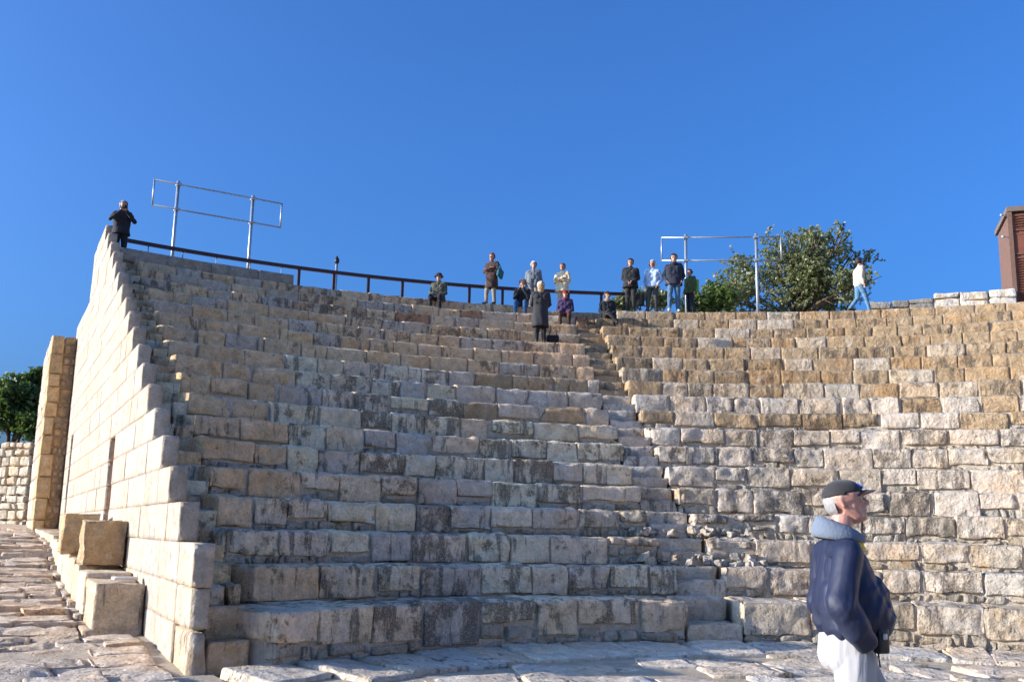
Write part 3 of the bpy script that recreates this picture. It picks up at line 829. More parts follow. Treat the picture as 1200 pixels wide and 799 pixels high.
def body_mesh(name, prims, voxel, mats, smooth=3, fold=0.0):
    """prims: (p0, p1, r0, r1, material index). One continuous surface."""
    V, F = prims_geo([p[:4] for p in prims])
    tmp = bpy.data.objects.new('tmp', mesh('tmp', V, F)); COL.objects.link(tmp)
    bm = bmesh.new(); bm.from_mesh(tmp.data); bmesh.ops.recalc_face_normals(bm, faces=bm.faces); bm.to_mesh(tmp.data); bm.free()
    md = tmp.modifiers.new('r', 'REMESH'); md.mode = 'VOXEL'; md.voxel_size = voxel
    ms = tmp.modifiers.new('s', 'SMOOTH'); ms.factor = .5; ms.iterations = smooth
    dg = bpy.context.evaluated_depsgraph_get(); me = bpy.data.meshes.new_from_object(tmp.evaluated_get(dg))
    old = tmp.data; bpy.data.objects.remove(tmp); bpy.data.meshes.remove(old)
    me.name = name; me.materials.clear()
    for m in mats: me.materials.append(m)
    C = np.zeros(len(me.polygons) * 3); me.polygons.foreach_get('center', C); C = C.reshape(-1, 3)
    best = np.full(len(C), 1e9); idx = np.zeros(len(C), np.int32)
    for p0, p1, r0, r1, mi in prims:
        p0, p1 = np.array(p0), np.array(p1); d = p1 - p0; l2 = max(d @ d, 1e-9); t = np.clip((C - p0) @ d / l2, 0, 1)
        ds = np.linalg.norm(C - p0 - t[:, None] * d, axis=1) - (r0 + (r1 - r0) * t)
        k = ds < best; best[k] = ds[k]; idx[k] = mi
    if fold:
        co = np.zeros(len(me.vertices) * 3); me.vertices.foreach_get('co', co); co = co.reshape(-1, 3); no = np.zeros(len(me.vertices) * 3); me.vertices.foreach_get('normal', no); no = no.reshape(-1, 3)
        vm = np.zeros(len(me.vertices)); li = np.zeros(len(me.loops), np.int32); me.loops.foreach_get('vertex_index', li)
        lt = np.zeros(len(me.polygons), np.int32); me.polygons.foreach_get('loop_total', lt); clo = np.repeat((idx == 1) | (idx == 2), lt); vm[li[clo]] = 1
        _seed[0] += 1; fo = 1 - 2 * np.abs(vnoise(np.stack([co[:, 0] * 9, co[:, 1] * 9, co[:, 2] * 13 + co[:, 0] * 6], 1) + _seed[0] * 3.7))
        co += no * (fo * fold * vm)[:, None]; me.vertices.foreach_set('co', co.ravel())
    me.polygons.foreach_set('material_index', idx); me.polygons.foreach_set('use_smooth', [True] * len(idx)); me.update()
    return me
def loft(rings, n=24, cap=False, closed=True):
    """rings: (centre, rx, ry)"""
    V = []; F = []
    for c, rx, ry in rings:
        for j in range(n): an = 2 * math.pi * j / n; V.append((c[0] + rx * math.cos(an), c[1] + ry * math.sin(an), c[2]))
    for i in range(len(rings) - 1):
        for j in range(n): F.append((i * n + j, i * n + (j + 1) % n, (i + 1) * n + (j + 1) % n, (i + 1) * n + j))
    if cap: F.append(tuple(range(n - 1, -1, -1))); F.append(tuple((len(rings) - 1) * n + j for j in range(n)))
    return np.array(V), F
def skull_cap(c, rx, ry, rz, keep, n=24, m=14, noise=.0, thick=.0):
    """part of an ellipsoid: keep(dx,dy,dz unit) -> bool"""
    bm = bmesh.new(); bmesh.ops.create_uvsphere(bm, u_segments=n, v_segments=m, radius=1)
    bmesh.ops.delete(bm, geom=[f for f in bm.faces if not keep(f.calc_center_median())], context='FACES')
    if thick: bmesh.ops.solidify(bm, geom=bm.faces[:], thickness=thick)
    V = np.array([(c[0] + v.co.x * rx, c[1] + v.co.y * ry, c[2] + v.co.z * rz) for v in bm.verts])
    bm.verts.index_update(); F = [tuple(v.index for v in f.verts) for f in bm.faces]; bm.free()
    if noise: V = V + (V - np.array(c)) * (fbm(V * 28, 2) * noise)[:, None]
    return V, F
_cl = {}
def cloth(col, rough=.85):
    key = tuple(round(c, 3) for c in col)
    if key not in _cl: _cl[key] = plain_mat('cloth_%d' % len(_cl), col, rough, var=.22, scale=7, bump=.35, bscale=16, spec=.25, sheen=.15)
    return _cl[key]
M_SKIN = plain_mat('skin', (.44, .235, .16), .5, var=.12, scale=12, spec=.4)
M_SHOE = plain_mat('dark_shoe_leather', (.03, .026, .022), .5, var=.2)
def hand(w, d, side, prims, mi, H=1.72, curl=.35):
    """palm and five fingers from wrist w along direction d"""
    d = Vector(d).normalized(); up = Vector((0, 0, 1)) if abs(d.z) < .8 else Vector((0, 1, 0)); a = d.cross(up).normalized(); nrm = a.cross(d)
    w = Vector(w); k = H / 1.75
    prims.append((w, w + d * .045 * k, .024 * k, .026 * k, mi)); prims.append((w + d * .03 * k + a * .018 * k, w + d * .08 * k + a * .02 * k, .017 * k, .015 * k, mi)); prims.append((w + d * .03 * k - a * .018 * k, w + d * .08 * k - a * .02 * k, .017 * k, .015 * k, mi))
    for i, (o, l) in enumerate(((-.030, .055), (-.010, .070), (.011, .073), (.031, .064))):
        b = w + d * .085 * k + a * o * k; m = b + (d * .6 - nrm * curl * .5) * l * k; e = m + (d * .35 - nrm * curl) * l * .75 * k
        prims.append((b, m, .0098 * k, .009 * k, mi)); prims.append((m, e, .009 * k, .008 * k, mi))
    t0 = w + d * .02 * k + a * .026 * k * side; t1 = t0 + (d * .7 + a * side * .8) * .045 * k; prims.append((t0, t1, .013 * k, .011 * k, mi)); prims.append((t1, t1 + (d * .9 + a * side * .2) * .035 * k, .011 * k, .009 * k, mi))
def person(loc, yaw, H, label, top, bottom, pose='stand', arms='down', hair=(.05, .03, .02), hat=None, hatc=None, coat=None, coatc=None, shoes=None, lean=0.0, skin_hands=True, glove=None, head_turn=0.0, jw=1.0, bag=None, scarf=None, glasses=False):
    root = empty('person', loc, yaw); tag(root, label, 'person', 'visitors at the theatre')
    S = H; P = []
    SK, TP, BT, SH, GL = 0, 1, 2, 3, 4
    mats = [M_SKIN, cloth(top), cloth(bottom), shoes or M_SHOE, cloth(glove) if glove else M_SKIN]
    def A(p0, p1, r0, r1, m): P.append((Vector(p0), Vector(p1), r0 * S, r1 * S, m))
    V3 = lambda x, y, z: Vector((x * S, y * S, z * S))
    if pose == 'sit':
        hz = .40 / S * 1.0; hip = lambda s: V3(s * .055, -.115, hz + .045 / 1); zoff = hz + .045 - .52
        knees = {s: V3(s * .085, .13, hz + .055) for s in (-1, 1)}; ank = {s: V3(s * .08, .13 + .02 * s, .05) for s in (-1, 1)}
        if bag == 'crossed':
            knees[1] = V3(.03, .14, hz + .10); ank[1] = V3(-.11, .21, hz - .10)
        ty = -.115
    else:
        hip = lambda s: V3(s * .052, 0, .515); zoff = 0; ty = 0.0
        knees = {s: V3(s * .056, .012, .28) for s in (-1, 1)}; ank = {s: V3(s * .06, -.012, .05) for s in (-1, 1)}
        if pose == 'walk':
            knees = {1: V3(.05, .09, .29), -1: V3(-.05, -.01, .275)}; ank = {1: V3(.05, .15, .05), -1: V3(-.05, -.155, .085)}
        if pose == 'relax': ank[1] = V3(.085, .05, .05); knees[1] = V3(.075, .05, .28)
    for s in (-1, 1):
        P.append((hip(s), knees[s], .056 * S, .041 * S, BT)); P.append((knees[s], ank[s] + Vector((0, 0, .01 * S)), .039 * S, .030 * S, BT))
        f = ank[s]; toe = f + Vector((.012 * s * S, .095 * S, -.026 * S)); P.append((f + Vector((0, -.018 * S, -.022 * S)), toe, .024 * S, .022 * S, SH)); P.append((f, f + Vector((0, .03 * S, -.015 * S)), .027 * S, .025 * S, SH))
    ly = lean
    sw = ((sum(map(ord, label)) % 7) - 3) * .006 if pose in ('stand', 'relax') else 0.0
    tilt = ((len(label) % 5) - 2) * .006
    for s in (-1, 1):
        A(V3(s * .042, ty, .535 + zoff), V3(s * .05, ty + .01, .60 + zoff), .066 * jw, .064 * jw, TP if pose != 'sit' else TP)
        A(V3(s * .05, ty + .01, .60 + zoff), V3(s * .055, ty + ly * .6, .735 + zoff), .064 * jw, .068 * jw, TP)
        A(V3(0, ty + ly, .80 + zoff), V3(s * .098, ty + ly, .792 + zoff + s * tilt), .05, .044 * jw, TP)
    A(V3(0, ty + ly * .5, .68 + zoff), V3(0, ty + ly, .79 + zoff), .078 * jw, .058, TP)
    hx = V3(0, ty + ly + .012, zoff)
    A(V3(0, ty + ly, .82 + zoff), V3(0, ty + ly + .012, .88 + zoff), .034, .032, SK)
    A(V3(0, ty + ly, .80 + zoff), V3(0, ty + ly + .004, .842 + zoff), .05, .040, TP)
    # head
    hc = V3(0, ty + ly + .014, .932 + zoff); R_ = Matrix.Rotation(head_turn, 3, 'Z')
    def hp(x, y, z): return hc + R_ @ Vector((x * S, y * S, z * S))
    P.append((hp(0, -.004, .012), hp(0, -.002, .020), .053 * S, .052 * S, SK)); P.append((hp(0, .008, -.02), hp(0, .016, -.035), .044 * S, .034 * S, SK))
    P.append((hp(0, .045, -.004), hp(0, .058, -.014), .007 * S, .0105 * S, SK)); P.append((hp(-.02, .042, .006), hp(.02, .042, .006), .012 * S, .012 * S, SK))
    P.append((hp(-.012, .042, -.033), hp(.012, .042, -.033), .008 * S, .008 * S, SK)); P.append((hp(0, .034, -.053), hp(0, .036, -.053), .014 * S, .014 * S, SK))
    for s in (-1, 1): P.append((hp(s * .051, -.005, -.008), hp(s * .052, -.008, .006), .008 * S, .010 * S, SK))
    # arms
    sh = {s: V3(s * .110, ty + ly, .785 + zoff + s * tilt) for s in (-1, 1)}
    def arm(s, el, wr, hd=None):
        P.append((sh[s], el, .037 * S * jw, .030 * S, TP)); P.append((el, wr, .030 * S, .024 * S, TP))
        if hd is not None: hand(wr, hd, s, P, GL, S)
    zo = zoff
    for s in (-1, 1):
        mode = arms if isinstance(arms, str) else arms[0 if s < 0 else 1]
        if mode == 'down': arm(s, V3(s * .145, ty + ly - .015, .63 + zo), V3(s * .15, ty + ly + .03, .50 + zo), (0.0, .12, -1))
        elif mode == 'pocket': arm(s, V3(s * .165, ty + ly - .03, .635 + zo), V3(s * .115, ty + ly + .055, .535 + zo), (-.5 * s, .4, -.8))
        elif mode == 'crossed': arm(s, V3(s * .145, ty + ly + .03, .645 + zo), V3(-s * .03, ty + ly + .125, .685 + zo + s * .012), (-s, .0, .1))
        elif mode == 'clasp': arm(s, V3(s * .145, ty + ly + .01, .63 + zo), V3(s * .035, ty + ly + .12, .555 + zo), (-s * .7, .25, -.5))
        elif mode == 'camera': arm(s, V3(s * .175, ty + ly + .07, .68 + zo), V3(s * .045, ty + ly + .155, .80 + zo), (-s * .25, .1, 1))
        elif mode == 'lap': arm(s, V3(s * .14, ty + ly + .03, .62 + zo), V3(s * .05, ty + ly + .17, .545 + zo), (-s * .5, .8, -.2))
        elif mode == 'chin': arm(s, V3(s * .125, ty + ly + .11, .635 + zo), V3(s * .03, ty + ly + .12, .80 + zo), (-s * .3, .1, 1))
        elif mode == 'swing': arm(s, V3(s * .14, ty + ly - .03 * s, .63 + zo), V3(s * .14, ty + ly + .05 * (1 - s), .51 + zo), (0, .3, -1))
    me = body_mesh('body', P, .0105, mats, 4, .010); link('body', me, None, root)
    # hair or hat
    hcl = (0, 0, 0)
    def headpart(name, geo, mat):
        V, F = geo; o = link(name, mesh(name, V, F), mat, root); o.location = hc; o.rotation_euler = (0, 0, head_turn); return o
    hm = plain_mat('hair', hair, .6, var=.35, scale=30, bump=.5, bscale=60)
    if hat != 'hood':
        if hair is not None:
            long = bag == 'longhair'
            headpart('hair', skull_cap((0, -.006 * S, .014 * S), .063 * S, .068 * S, .069 * S, lambda v: (v.z > .42 or v.y < .15 and v.z > (-1.0 if long else -.6)) and not (v.y > .55 and v.z < .5), noise=.10), hm)
            if long: headpart('ponytail', loft([((0, -.035 * S, z * S), rx * S, .03 * S) for z, rx in ((.0, .05), (-.05, .056), (-.10, .052), (-.135, .03))], 16, True), hm)
    if hat == 'cap':
        o = headpart('cap', skull_cap((0, -.002 * S, .022 * S), .061 * S, .066 * S, .056 * S, lambda v: v.z > .05), cloth(hatc))
        V, F = skull_cap((0, .05 * S, .026 * S), .045 * S, .062 * S, .012 * S, lambda v: v.y > -.1); link('brim', mesh('brim', V, F), cloth(hatc), o)
    if hat == 'brim':
        o = headpart('hat', skull_cap((0, 0, .02 * S), .063 * S, .068 * S, .062 * S, lambda v: v.z > -.05), cloth(hatc))
        V, F = loft([((0, 0, .016 * S), .06 * S, .064 * S), ((0, 0, .018 * S), .075 * S, .08 * S), ((0, 0, .008 * S), .088 * S, .094 * S), ((0, 0, .004 * S), .086 * S, .092 * S), ((0, 0, .010 * S), .06 * S, .064 * S)]); link('brim', mesh('brim', V, F), cloth(hatc), o)
    if hat == 'beanie': headpart('beanie', skull_cap((0, -.006 * S, .016 * S), .063 * S, .068 * S, .066 * S, lambda v: v.z > .0 or (v.y < -.1 and v.z > -.5)), cloth(hatc))
    if hat == 'hood': headpart('hood', skull_cap((0, -.012 * S, .004 * S), .070 * S, .078 * S, .082 * S, lambda v: not (v.y > .42 and -.75 < v.z < .62)), cloth(hatc))
    if glasses:
        headpart('sunglasses', joined([(*skull_cap((s * .019 * S, .047 * S, .006 * S), .013 * S, .009 * S, .008 * S, lambda v: True, 10, 6), ID) for s in (-1, 1)] + [(*tube_geo([(-.035 * S, .047 * S, .008 * S), (.035 * S, .047 * S, .008 * S)], .003 * S, 5), ID)]), M_BLACK)
    if coat:            # skirt of a long coat or jacket hem
        cm = cloth(coatc or top); z0 = .62 + zoff; z1 = coat + zoff
        rg = []
        for i in range(9):
            t = i / 8; z = z0 + (z1 - z0) * t; k = .102 + .024 * t; rg.append(((0, (ty + ly * .4 * (1 - t)) * S, z * S), k * S * jw, (k - .028 + .012 * t) * S * jw))
        k = rg[-1]; rg.append((k[0], k[1] - .012, k[2] - .012)); k0 = rg[-3]; rg.append((k0[0], k0[1] - .016, k0[2] - .016))
        V, F = loft(rg, 32); V[:, :2] *= (1 + .045 * np.sin(np.arctan2(V[:, 1], V[:, 0]) * 7 + V[:, 2] * 9) * np.clip((z0 * S - V[:, 2]) * 3, 0, 1))[:, None]
        o = link('coat_skirt', mesh('coat_skirt', V, F), cm, root)
    if scarf:
        V, F = loft([((0, ty * S + .005, (.835 + zoff + dz) * S), r * S, (r + .004) * S) for dz, r in ((-.03, .055), (-.015, .066), (.005, .066), (.025, .056), (.03, .045))], 20); link('scarf', mesh('scarf', V, F), cloth(scarf), root)
    return root, hc, zoff

def on_row(px, py, R, z): p = oncirc(px, py, R); return Vector((p.x, p.y, z))
def face_cam(p, d=0.0): return math.atan2(-p.x, p.y) + math.pi + d       # +y of the figure turned to the camera
z17, z16, z15, z13 = ZK(17), ZK(16), ZK(15), ZK(13)
BLK = (.018, .018, .021)
# 1 photographer at the head of the wall
p = on_row(142, 265, 24.75, z17 + .36)
p = on_row(142.5, 265, 24.6, z17)
r1, hc, zo = person(p, face_cam(p, .1), 1.78, 'grey haired person in a black jacket raising a camera at the top of the wall', (.022, .022, .024), (.025, .023, .024), arms='camera', hair=(.35, .33, .30), coat=.47, jw=1.1)
cmb = empty('camera_body', p, face_cam(p, .1)); tag(cmb, 'small black camera held up by the person at the top of the wall', 'camera')
geo_obj('case', [box_geo(-.06, .06, .30, .35, 1.50, 1.58)], M_BLACK, cmb); geo_obj('lens', [tube_geo([(0, .35, 1.54), (0, .41, 1.54)], .03, 12)], M_BLACK, cmb, True)
# 2 seated in hat
p = on_row(512, 345, RK(17) - .02, z16)
person(p, face_cam(p, -.25), 1.68, 'seated person in a dark olive coat and black brimmed hat on the top row', (.075, .075, .055), BLK, pose='sit', arms='lap', hair=(.04, .03, .02), hat='brim', hatc=(.012, .013, .018), coat=.46, jw=1.12, glasses=True)
# 3 long brown coat
p = on_row(576, 340, 24.0, z17)
pr, _, _ = person(p, face_cam(p, -.55), 1.66, 'standing person with red hair and folded arms in a long brown coat', (.055, .028, .022), (.25, .23, .18), arms='crossed', hair=(.22, .045, .02), coat=.33, pose='relax', jw=1.05, glasses=True)
bg_ = empty('shoulder_bag', p, face_cam(p, -.55)); tag(bg_, 'teal shoulder bag hanging at the side of the person in the long brown coat', 'bag')
V, F = stone_geo(.10, .30, .30, res=(5, 6, 6), rho=.045, amp=.006, freq=5); geo_obj('pouch', [(V, F, Matrix.Translation((-.29, -.02, 1.0)) @ Matrix.Rotation(.35, 4, 'X'))], cloth((.02, .13, .15)), bg_, True)
geo_obj('strap', [tube_geo([(-.29, -.12, 1.12), (-.24, -.06, 1.30), (-.17, .0, 1.42), (-.24, .07, 1.30), (-.29, .08, 1.14)], .012, 6)], cloth((.015, .08, .09)), bg_, True)
# 4 seated jeans
p = on_row(611, 352, RK(17) - .02, z16)
person(p, face_cam(p, -.15), 1.74, 'seated balding person in black jacket and blue jeans with hands raised to the mouth', (.02, .02, .022), (.03, .10, .22), pose='sit', arms='chin', hair=(.42, .33, .27), jw=1.08)
# 5 grey sweater behind
p = on_row(625, 340, 24.75, z17)
person(p, face_cam(p, 0), 1.70, 'white haired person in a grey sweater standing behind the seated person in jeans', (.17, .19, .20), (.32, .29, .24), arms='down', hair=(.6, .58, .55), jw=1.12)
# 6 back view long coat
p = on_row(633, 397, RK(13) + .38, z13)
person(p, face_cam(p, math.pi + .1), 1.70, 'blond person in a long dark grey coat seen from behind on the tiers', (.035, .034, .036), (.016, .016, .018), arms='clasp', hair=(.42, .26, .11), coat=.26, bag='longhair', hat='beanie', hatc=(.62, .58, .52), jw=1.1)
hb = empty('handbag', on_row(648, 385, RK(13) + .42, z13), 0); tag(hb, 'black handbag resting on the stone beside the long grey coat', 'bag')
V, F = stone_geo(.34, .14, .24, res=(6, 4, 5), rho=.04, amp=.006); geo_obj('pouch', [(V, F, Matrix.Translation((0, 0, .125)))], cloth((.014, .013, .015)), hb, True)
geo_obj('handle', [tube_geo([(-.10, 0, .23), (-.08, 0, .36), (.0, 0, .41), (.08, 0, .36), (.10, 0, .23)], .010, 6)], cloth((.014, .013, .015)), hb, True)
# 7 cream jacket
p = on_row(659, 340, 24.8, z17)
person(p, face_cam(p, -.3), 1.70, 'standing person in a cream jacket with arms crossed behind the railing', (.72, .58, .36), (.60, .52, .40), arms='crossed', hair=(.13, .075, .04), coat=.45, jw=1.08, glasses=True)
# 8 red hat seated
p = on_row(662, 365, RK(16) - .02, z15)
person(p, face_cam(p, -.05), 1.58, 'seated person in a red knitted hat and purple jacket holding red gloves', (.045, .025, .075), (.065, .035, .025), pose='sit', arms='lap', hair=(.25, .03, .02), hat='beanie', hatc=(.28, .012, .012), scarf=(.15, .02, .05), glove=(.55, .02, .05), jw=1.05)
# 9 black seated crossed legs
p = on_row(713, 366, RK(16) - .02, z15)
person(p, face_cam(p, .2), 1.64, 'seated person in black with a cap and crossed legs beside the stairway', BLK, (.016, .016, .018), pose='sit', arms='lap', hair=(.10, .06, .03), hat='cap', hatc=(.014, .014, .018), bag='crossed', head_turn=.25, scarf=(.30, .22, .15))
# 10 black jacket
p = on_row(739, 345, 24.05, z17)
person(p, face_cam(p, -.1), 1.74, 'dark haired person in a black quilted jacket standing beside the hooded person', (.020, .020, .022), (.028, .028, .030), arms='clasp', hair=(.03, .018, .012), coat=.46, jw=1.18, glasses=True)
dg_ = empty('shoulder_bag', p + Vector((.30, -.02, 0)), 0); tag(dg_, 'black bag hanging at the hip of the person in the quilted jacket', 'bag')
V, F = stone_geo(.26, .14, .42, res=(5, 4, 6), rho=.05, amp=.006); geo_obj('pouch', [(V, F, Matrix.Translation((0, 0, .42)))], cloth((.015, .015, .017)), dg_, True)
geo_obj('strap', [tube_geo([(-.10, 0, .6), (-.14, .0, .95), (-.18, 0, 1.36), (-.22, .07, .95), (-.05, .05, .6)], .012, 6)], cloth((.015, .015, .017)), dg_, True)
# 11 hoodie
p = on_row(765, 345, 24.1, z17)
person(p, face_cam(p, -.3), 1.72, 'person in a pale blue and white hooded top with the hood up', (.42, .54, .70), (.07, .068, .062), arms='pocket', hair=(.05, .03, .02), hat='hood', hatc=(.70, .72, .74), coat=.49, jw=1.08, glasses=True, pose='relax')
# 12 navy jacket
p = on_row(790, 345, 23.95, z17)
person(p, face_cam(p, .08), 1.90, 'tall person in a navy jacket and blue jeans with hands in pockets', (.022, .026, .042), (.085, .16, .26), arms='pocket', hair=(.02, .014, .012), coat=.47, jw=1.15, shoes=plain_mat('pale_trainers', (.6, .6, .58), .6), pose='relax', glasses=True, scarf=(.022, .026, .042))
# 13 green jacket with backpack
p = on_row(809, 350, 24.3, z17)
person(p, face_cam(p, -.75), 1.50, 'shorter person in a green jacket with a lime backpack by the frame post', (.075, .11, .035), (.022, .026, .042), arms='down', hair=(.025, .016, .012), coat=.47, jw=1.1)
bp = empty('backpack', p, face_cam(p, -.75)); tag(bp, 'lime green backpack worn by the person in the green jacket', 'backpack')
V, F = stone_geo(.30, .16, .42, res=(6, 4, 7), rho=.06, amp=.006); geo_obj('pack', [(V, F, Matrix.Translation((0, -.21, 1.0)))], cloth((.20, .42, .06)), bp, True)
for s in (-1, 1): geo_obj('strap', [tube_geo([(s * .10, -.16, 1.18), (s * .11, -.04, 1.27), (s * .11, .09, 1.19), (s * .13, .06, .98), (s * .12, -.14, .85)], .014, 6)], cloth((.10, .2, .03)), bp, True)
# 14 walker
p = on_row(1007, 345, 24.2, z17)
person(p, rad(-90 + 8), 1.74, 'person in a cream shirt and blue jeans walking along the rim past the tree', (.58, .49, .37), (.10, .21, .33), pose='walk', arms='swing', hair=(.02, .014, .012), jw=1.12, lean=.015)

# ================================================================== MAN IN THE FOREGROUND
def big_man():
    g0 = at_depth(988, 640, 5.3)
    root = empty('person', (g0.x, g0.y, -.085), rad(-90)); root.scale = (1.057, .98, 1.057); tag(root, 'man in black cap, navy windbreaker and white trousers walking across the orchestra', 'person', 'visitors at the theatre')
    Z0 = .13
    navy = NT('navy_nylon'); tc = navy.node('ShaderNodeTexCoord')
    mp = navy.node('ShaderNodeMapping'); mp.inputs['Scale'].default_value = (9, 9, 3.2); mp.inputs['Rotation'].default_value = (.25, .35, 0); navy.L(tc.outputs['Object'], mp.inputs['Vector'])
    wr = navy.noise(mp.outputs[0], 1.0, 4, .5, .8); fn = navy.noise(tc.outputs['Object'], 420, 2)
    navy.L(navy.mix(wr, (.008, .012, .034, 1), (.016, .022, .055, 1)), navy.b.inputs['Base Color']); navy.b.inputs['Roughness'].default_value = .58
    navy.b.inputs['Specular IOR Level'].default_value = .45
    navy.L(navy.bump(fn, .06, .002, navy.bump(wr, .3, .03)), navy.b.inputs['Normal'])
    wh = NT('white_cotton'); tc = wh.node('ShaderNodeTexCoord'); mp = wh.node('ShaderNodeMapping'); mp.inputs['Scale'].default_value = (9, 9, 2.6); wh.L(tc.outputs['Object'], mp.inputs['Vector'])
    wr = wh.noise(mp.outputs[0], 1.0, 4, .5, .9); wv = wh.noise(tc.outputs['Object'], 350, 2)
    wh.L(wh.mix(wr, (.34, .325, .315, 1), (.43, .415, .405, 1)), wh.b.inputs['Base Color']); wh.b.inputs['Roughness'].default_value = .85
    wh.L(wh.bump(wv, .1, .002, wh.bump(wr, .45, .03)), wh.b.inputs['Normal'])
    sk = NT('weathered_skin'); tc = sk.node('ShaderNodeTexCoord'); n1 = sk.noise(tc.outputs['Object'], 22, 4); n2 = sk.noise(tc.outputs['Object'], 180, 3)
    sk.L(sk.mix(n1, (.46, .20, .14, 1), (.62, .34, .25, 1)), sk.b.inputs['Base Color']); sk.b.inputs['Roughness'].default_value = .45; sk.b.inputs['Subsurface Weight'].default_value = .08; sk.b.inputs['Subsurface Radius'].default_value = (.01, .004, .002)
    sk.L(sk.bump(n2, .18, .003, sk.bump(n1, .25, .006)), sk.b.inputs['Normal'])
    fleece = plain_mat('grey_blue_fleece', (.15, .18, .225), .95, var=.12, scale=12, bump=.25, bscale=60, sheen=.1)
    hairm = NT('grey_hair'); tc = hairm.node('ShaderNodeTexCoord'); mp = hairm.node('ShaderNodeMapping'); mp.inputs['Scale'].default_value = (240, 40, 90); mp.inputs['Rotation'].default_value = (.6, 0, 0); hairm.L(tc.outputs['Object'], mp.inputs['Vector']); hn = hairm.noise(mp.outputs[0], 1, 4)
    hairm.L(hairm.mix(hn, (.13, .12, .11, 1), (.50, .48, .46, 1)), hairm.b.inputs['Base Color']); hairm.b.inputs['Roughness'].default_value = .55; hairm.L(hairm.bump(hn, .8, .006), hairm.b.inputs['Normal'])
    capm = plain_mat('black_cap_cotton', (.022, .020, .019), .8, var=.25, scale=20, bump=.25, bscale=160, sheen=.2)
    red = plain_mat('red_piping', (.30, .025, .018), .7); M_BK = plain_mat('black_pouch', (.018, .018, .018), .45, var=.2)
    yel = plain_mat('yellow_lining', (.80, .52, .05), .75); cord = plain_mat('grey_cord', (.25, .27, .28), .7)
    P = []; J = []
    def a(p0, p1, r0, r1, m): (J if m == 0 else P).append((Vector(p0), Vector(p1), r0, r1, m))
    NV, WT, SKN, SHO = 0, 1, 2, 3
    for s, th, kn, an in ((1, (.092, .0, .80), (.09, .03, .50), (.09, -.12, .10)), (-1, (-.088, .13, .82), (-.09, .24, .52), (-.09, .38, .10))):
        a((s * .08, .01 if s > 0 else .04, .96), th, .108, .096, WT); a(th, kn, .096, .078, WT); a(kn, an, .075, .062, WT)
        a((s * .09, an[1] - .05, .045), (s * .095, an[1] + .15, .035), .045, .038, SHO)
    for s in (-1, 1):
        a((s * .07, .0, .97), (s * .075, .02, 1.12), .108, .112, WT); a((s * .07, -.045, .97), (s * .07, -.035, 1.05), .085, .085, WT)
    # windbreaker, bloused over the belly
    for s in (-1, 1):
        a((s * .075, -.02, 1.44), (s * .07, -.005, 1.36), .088, .118, NV); a((s * .07, -.005, 1.36), (s * .065, .02, 1.25), .118, .138, NV)
        a((s * .065, .02, 1.25), (s * .06, .055, 1.17), .138, .145, NV); a((s * .06, .115, 1.145), (s * .05, .085, 1.24), .105, .118, NV)
        a((s * .065, -.06, 1.14), (s * .065, -.05, 1.25), .080, .098, NV); a((0, -.03, 1.455), (s * .145, -.035, 1.44), .078, .070, NV)
        a((s * .065, .06, 1.13), (s * .065, -.02, 1.125), .112, .108, NV)
    a((0, -.03, 1.25), (0, -.03, 1.46), .13, .080, NV)
    a((.172, -.035, 1.435), (.240, -.105, 1.225), .074, .070, NV); a((.240, -.105, 1.225), (.222, -.035, 1.115), .072, .066, NV); a((.222, -.035, 1.115), (.203, .02, 1.06), .066, .052, NV)
    a((-.172, -.035, 1.435), (-.24, -.05, 1.20), .074, .066, NV); a((-.24, -.05, 1.20), (-.20, .08, 1.06), .064, .050, NV)
    for sx in (1, -1):
        a((sx * .20, .02 if sx > 0 else .08, 1.08), (sx * .150, .045 if sx > 0 else .10, 1.02), .030, .026, SKN)
        hand((sx * .105, .048 if sx > 0 else .10, 1.0), (-.30 * sx, .2, -1), sx, P, SKN, 1.76, .25)
    # neck and head
    a((0, -.02, 1.44), (0, .0, 1.60), .062, .056, SKN); a((0, .0, 1.2), (0, -.01, 1.45), .08, .07, SKN); a((0, .02, 1.05), (0, 0, 1.2), .09, .08, WT)
    hz = 1.690; hy = .02
    HM = Matrix.Translation((0, hy, hz)) @ Matrix.Rotation(-.26, 4, 'Z') @ Matrix.Rotation(.12, 4, 'X') @ Matrix.Scale(.90, 4)
    def h(x, y, z): return tuple(HM @ Vector((x, y, z)))
    def ah(p0, p1, r0, r1, m): a(p0, p1, r0 * .9, r1 * .9, m)
    for s in (-1, 1):
        ah(h(s * .018, -.022, .028), h(s * .016, .02, .035), .078, .074, SKN)           # skull
        ah(h(s * .02, .03, -.03), h(s * .014, .055, -.075), .052, .036, SKN)            # cheek to jaw
        ah(h(s * .05, -.005, -.035), h(s * .03, .045, -.085), .024, .020, SKN)          # jaw line
        ah(h(s * .034, .078, -.005), h(s * .044, .062, -.012), .017, .018, SKN)         # cheek bone
        ah(h(s * .012, .089, .026), h(s * .048, .072, .028), .011, .010, SKN)           # brow
        ah(h(s * .030, .073, .012), h(s * .034, .072, .012), .013, .013, SKN)           # eye lids
        ah(h(s * .010, .108, -.027), h(s * .014, .100, -.027), .010, .009, SKN)         # nostril
        ah(h(s * .082, -.008, .014), h(s * .086, -.024, .024), .010, .014, SKN); ah(h(s * .086, -.030, .012), h(s * .082, -.016, -.024), .011, .010, SKN); ah(h(s * .070, -.012, -.022), h(s * .070, -.010, -.028), .009, .008, SKN)
        ah(h(s * .006, .104, -.050), h(s * .022, .088, -.054), .008, .005, SKN)         # upper lip
        ah(h(s * .006, .102, -.067), h(s * .020, .088, -.066), .009, .006, SKN)         # lower lip
    ah(h(0, .082, .022), h(0, .121, -.018), .0115, .0135, SKN); ah(h(0, .080, -.015), h(0, .080, -.06), .030, .024, SKN)
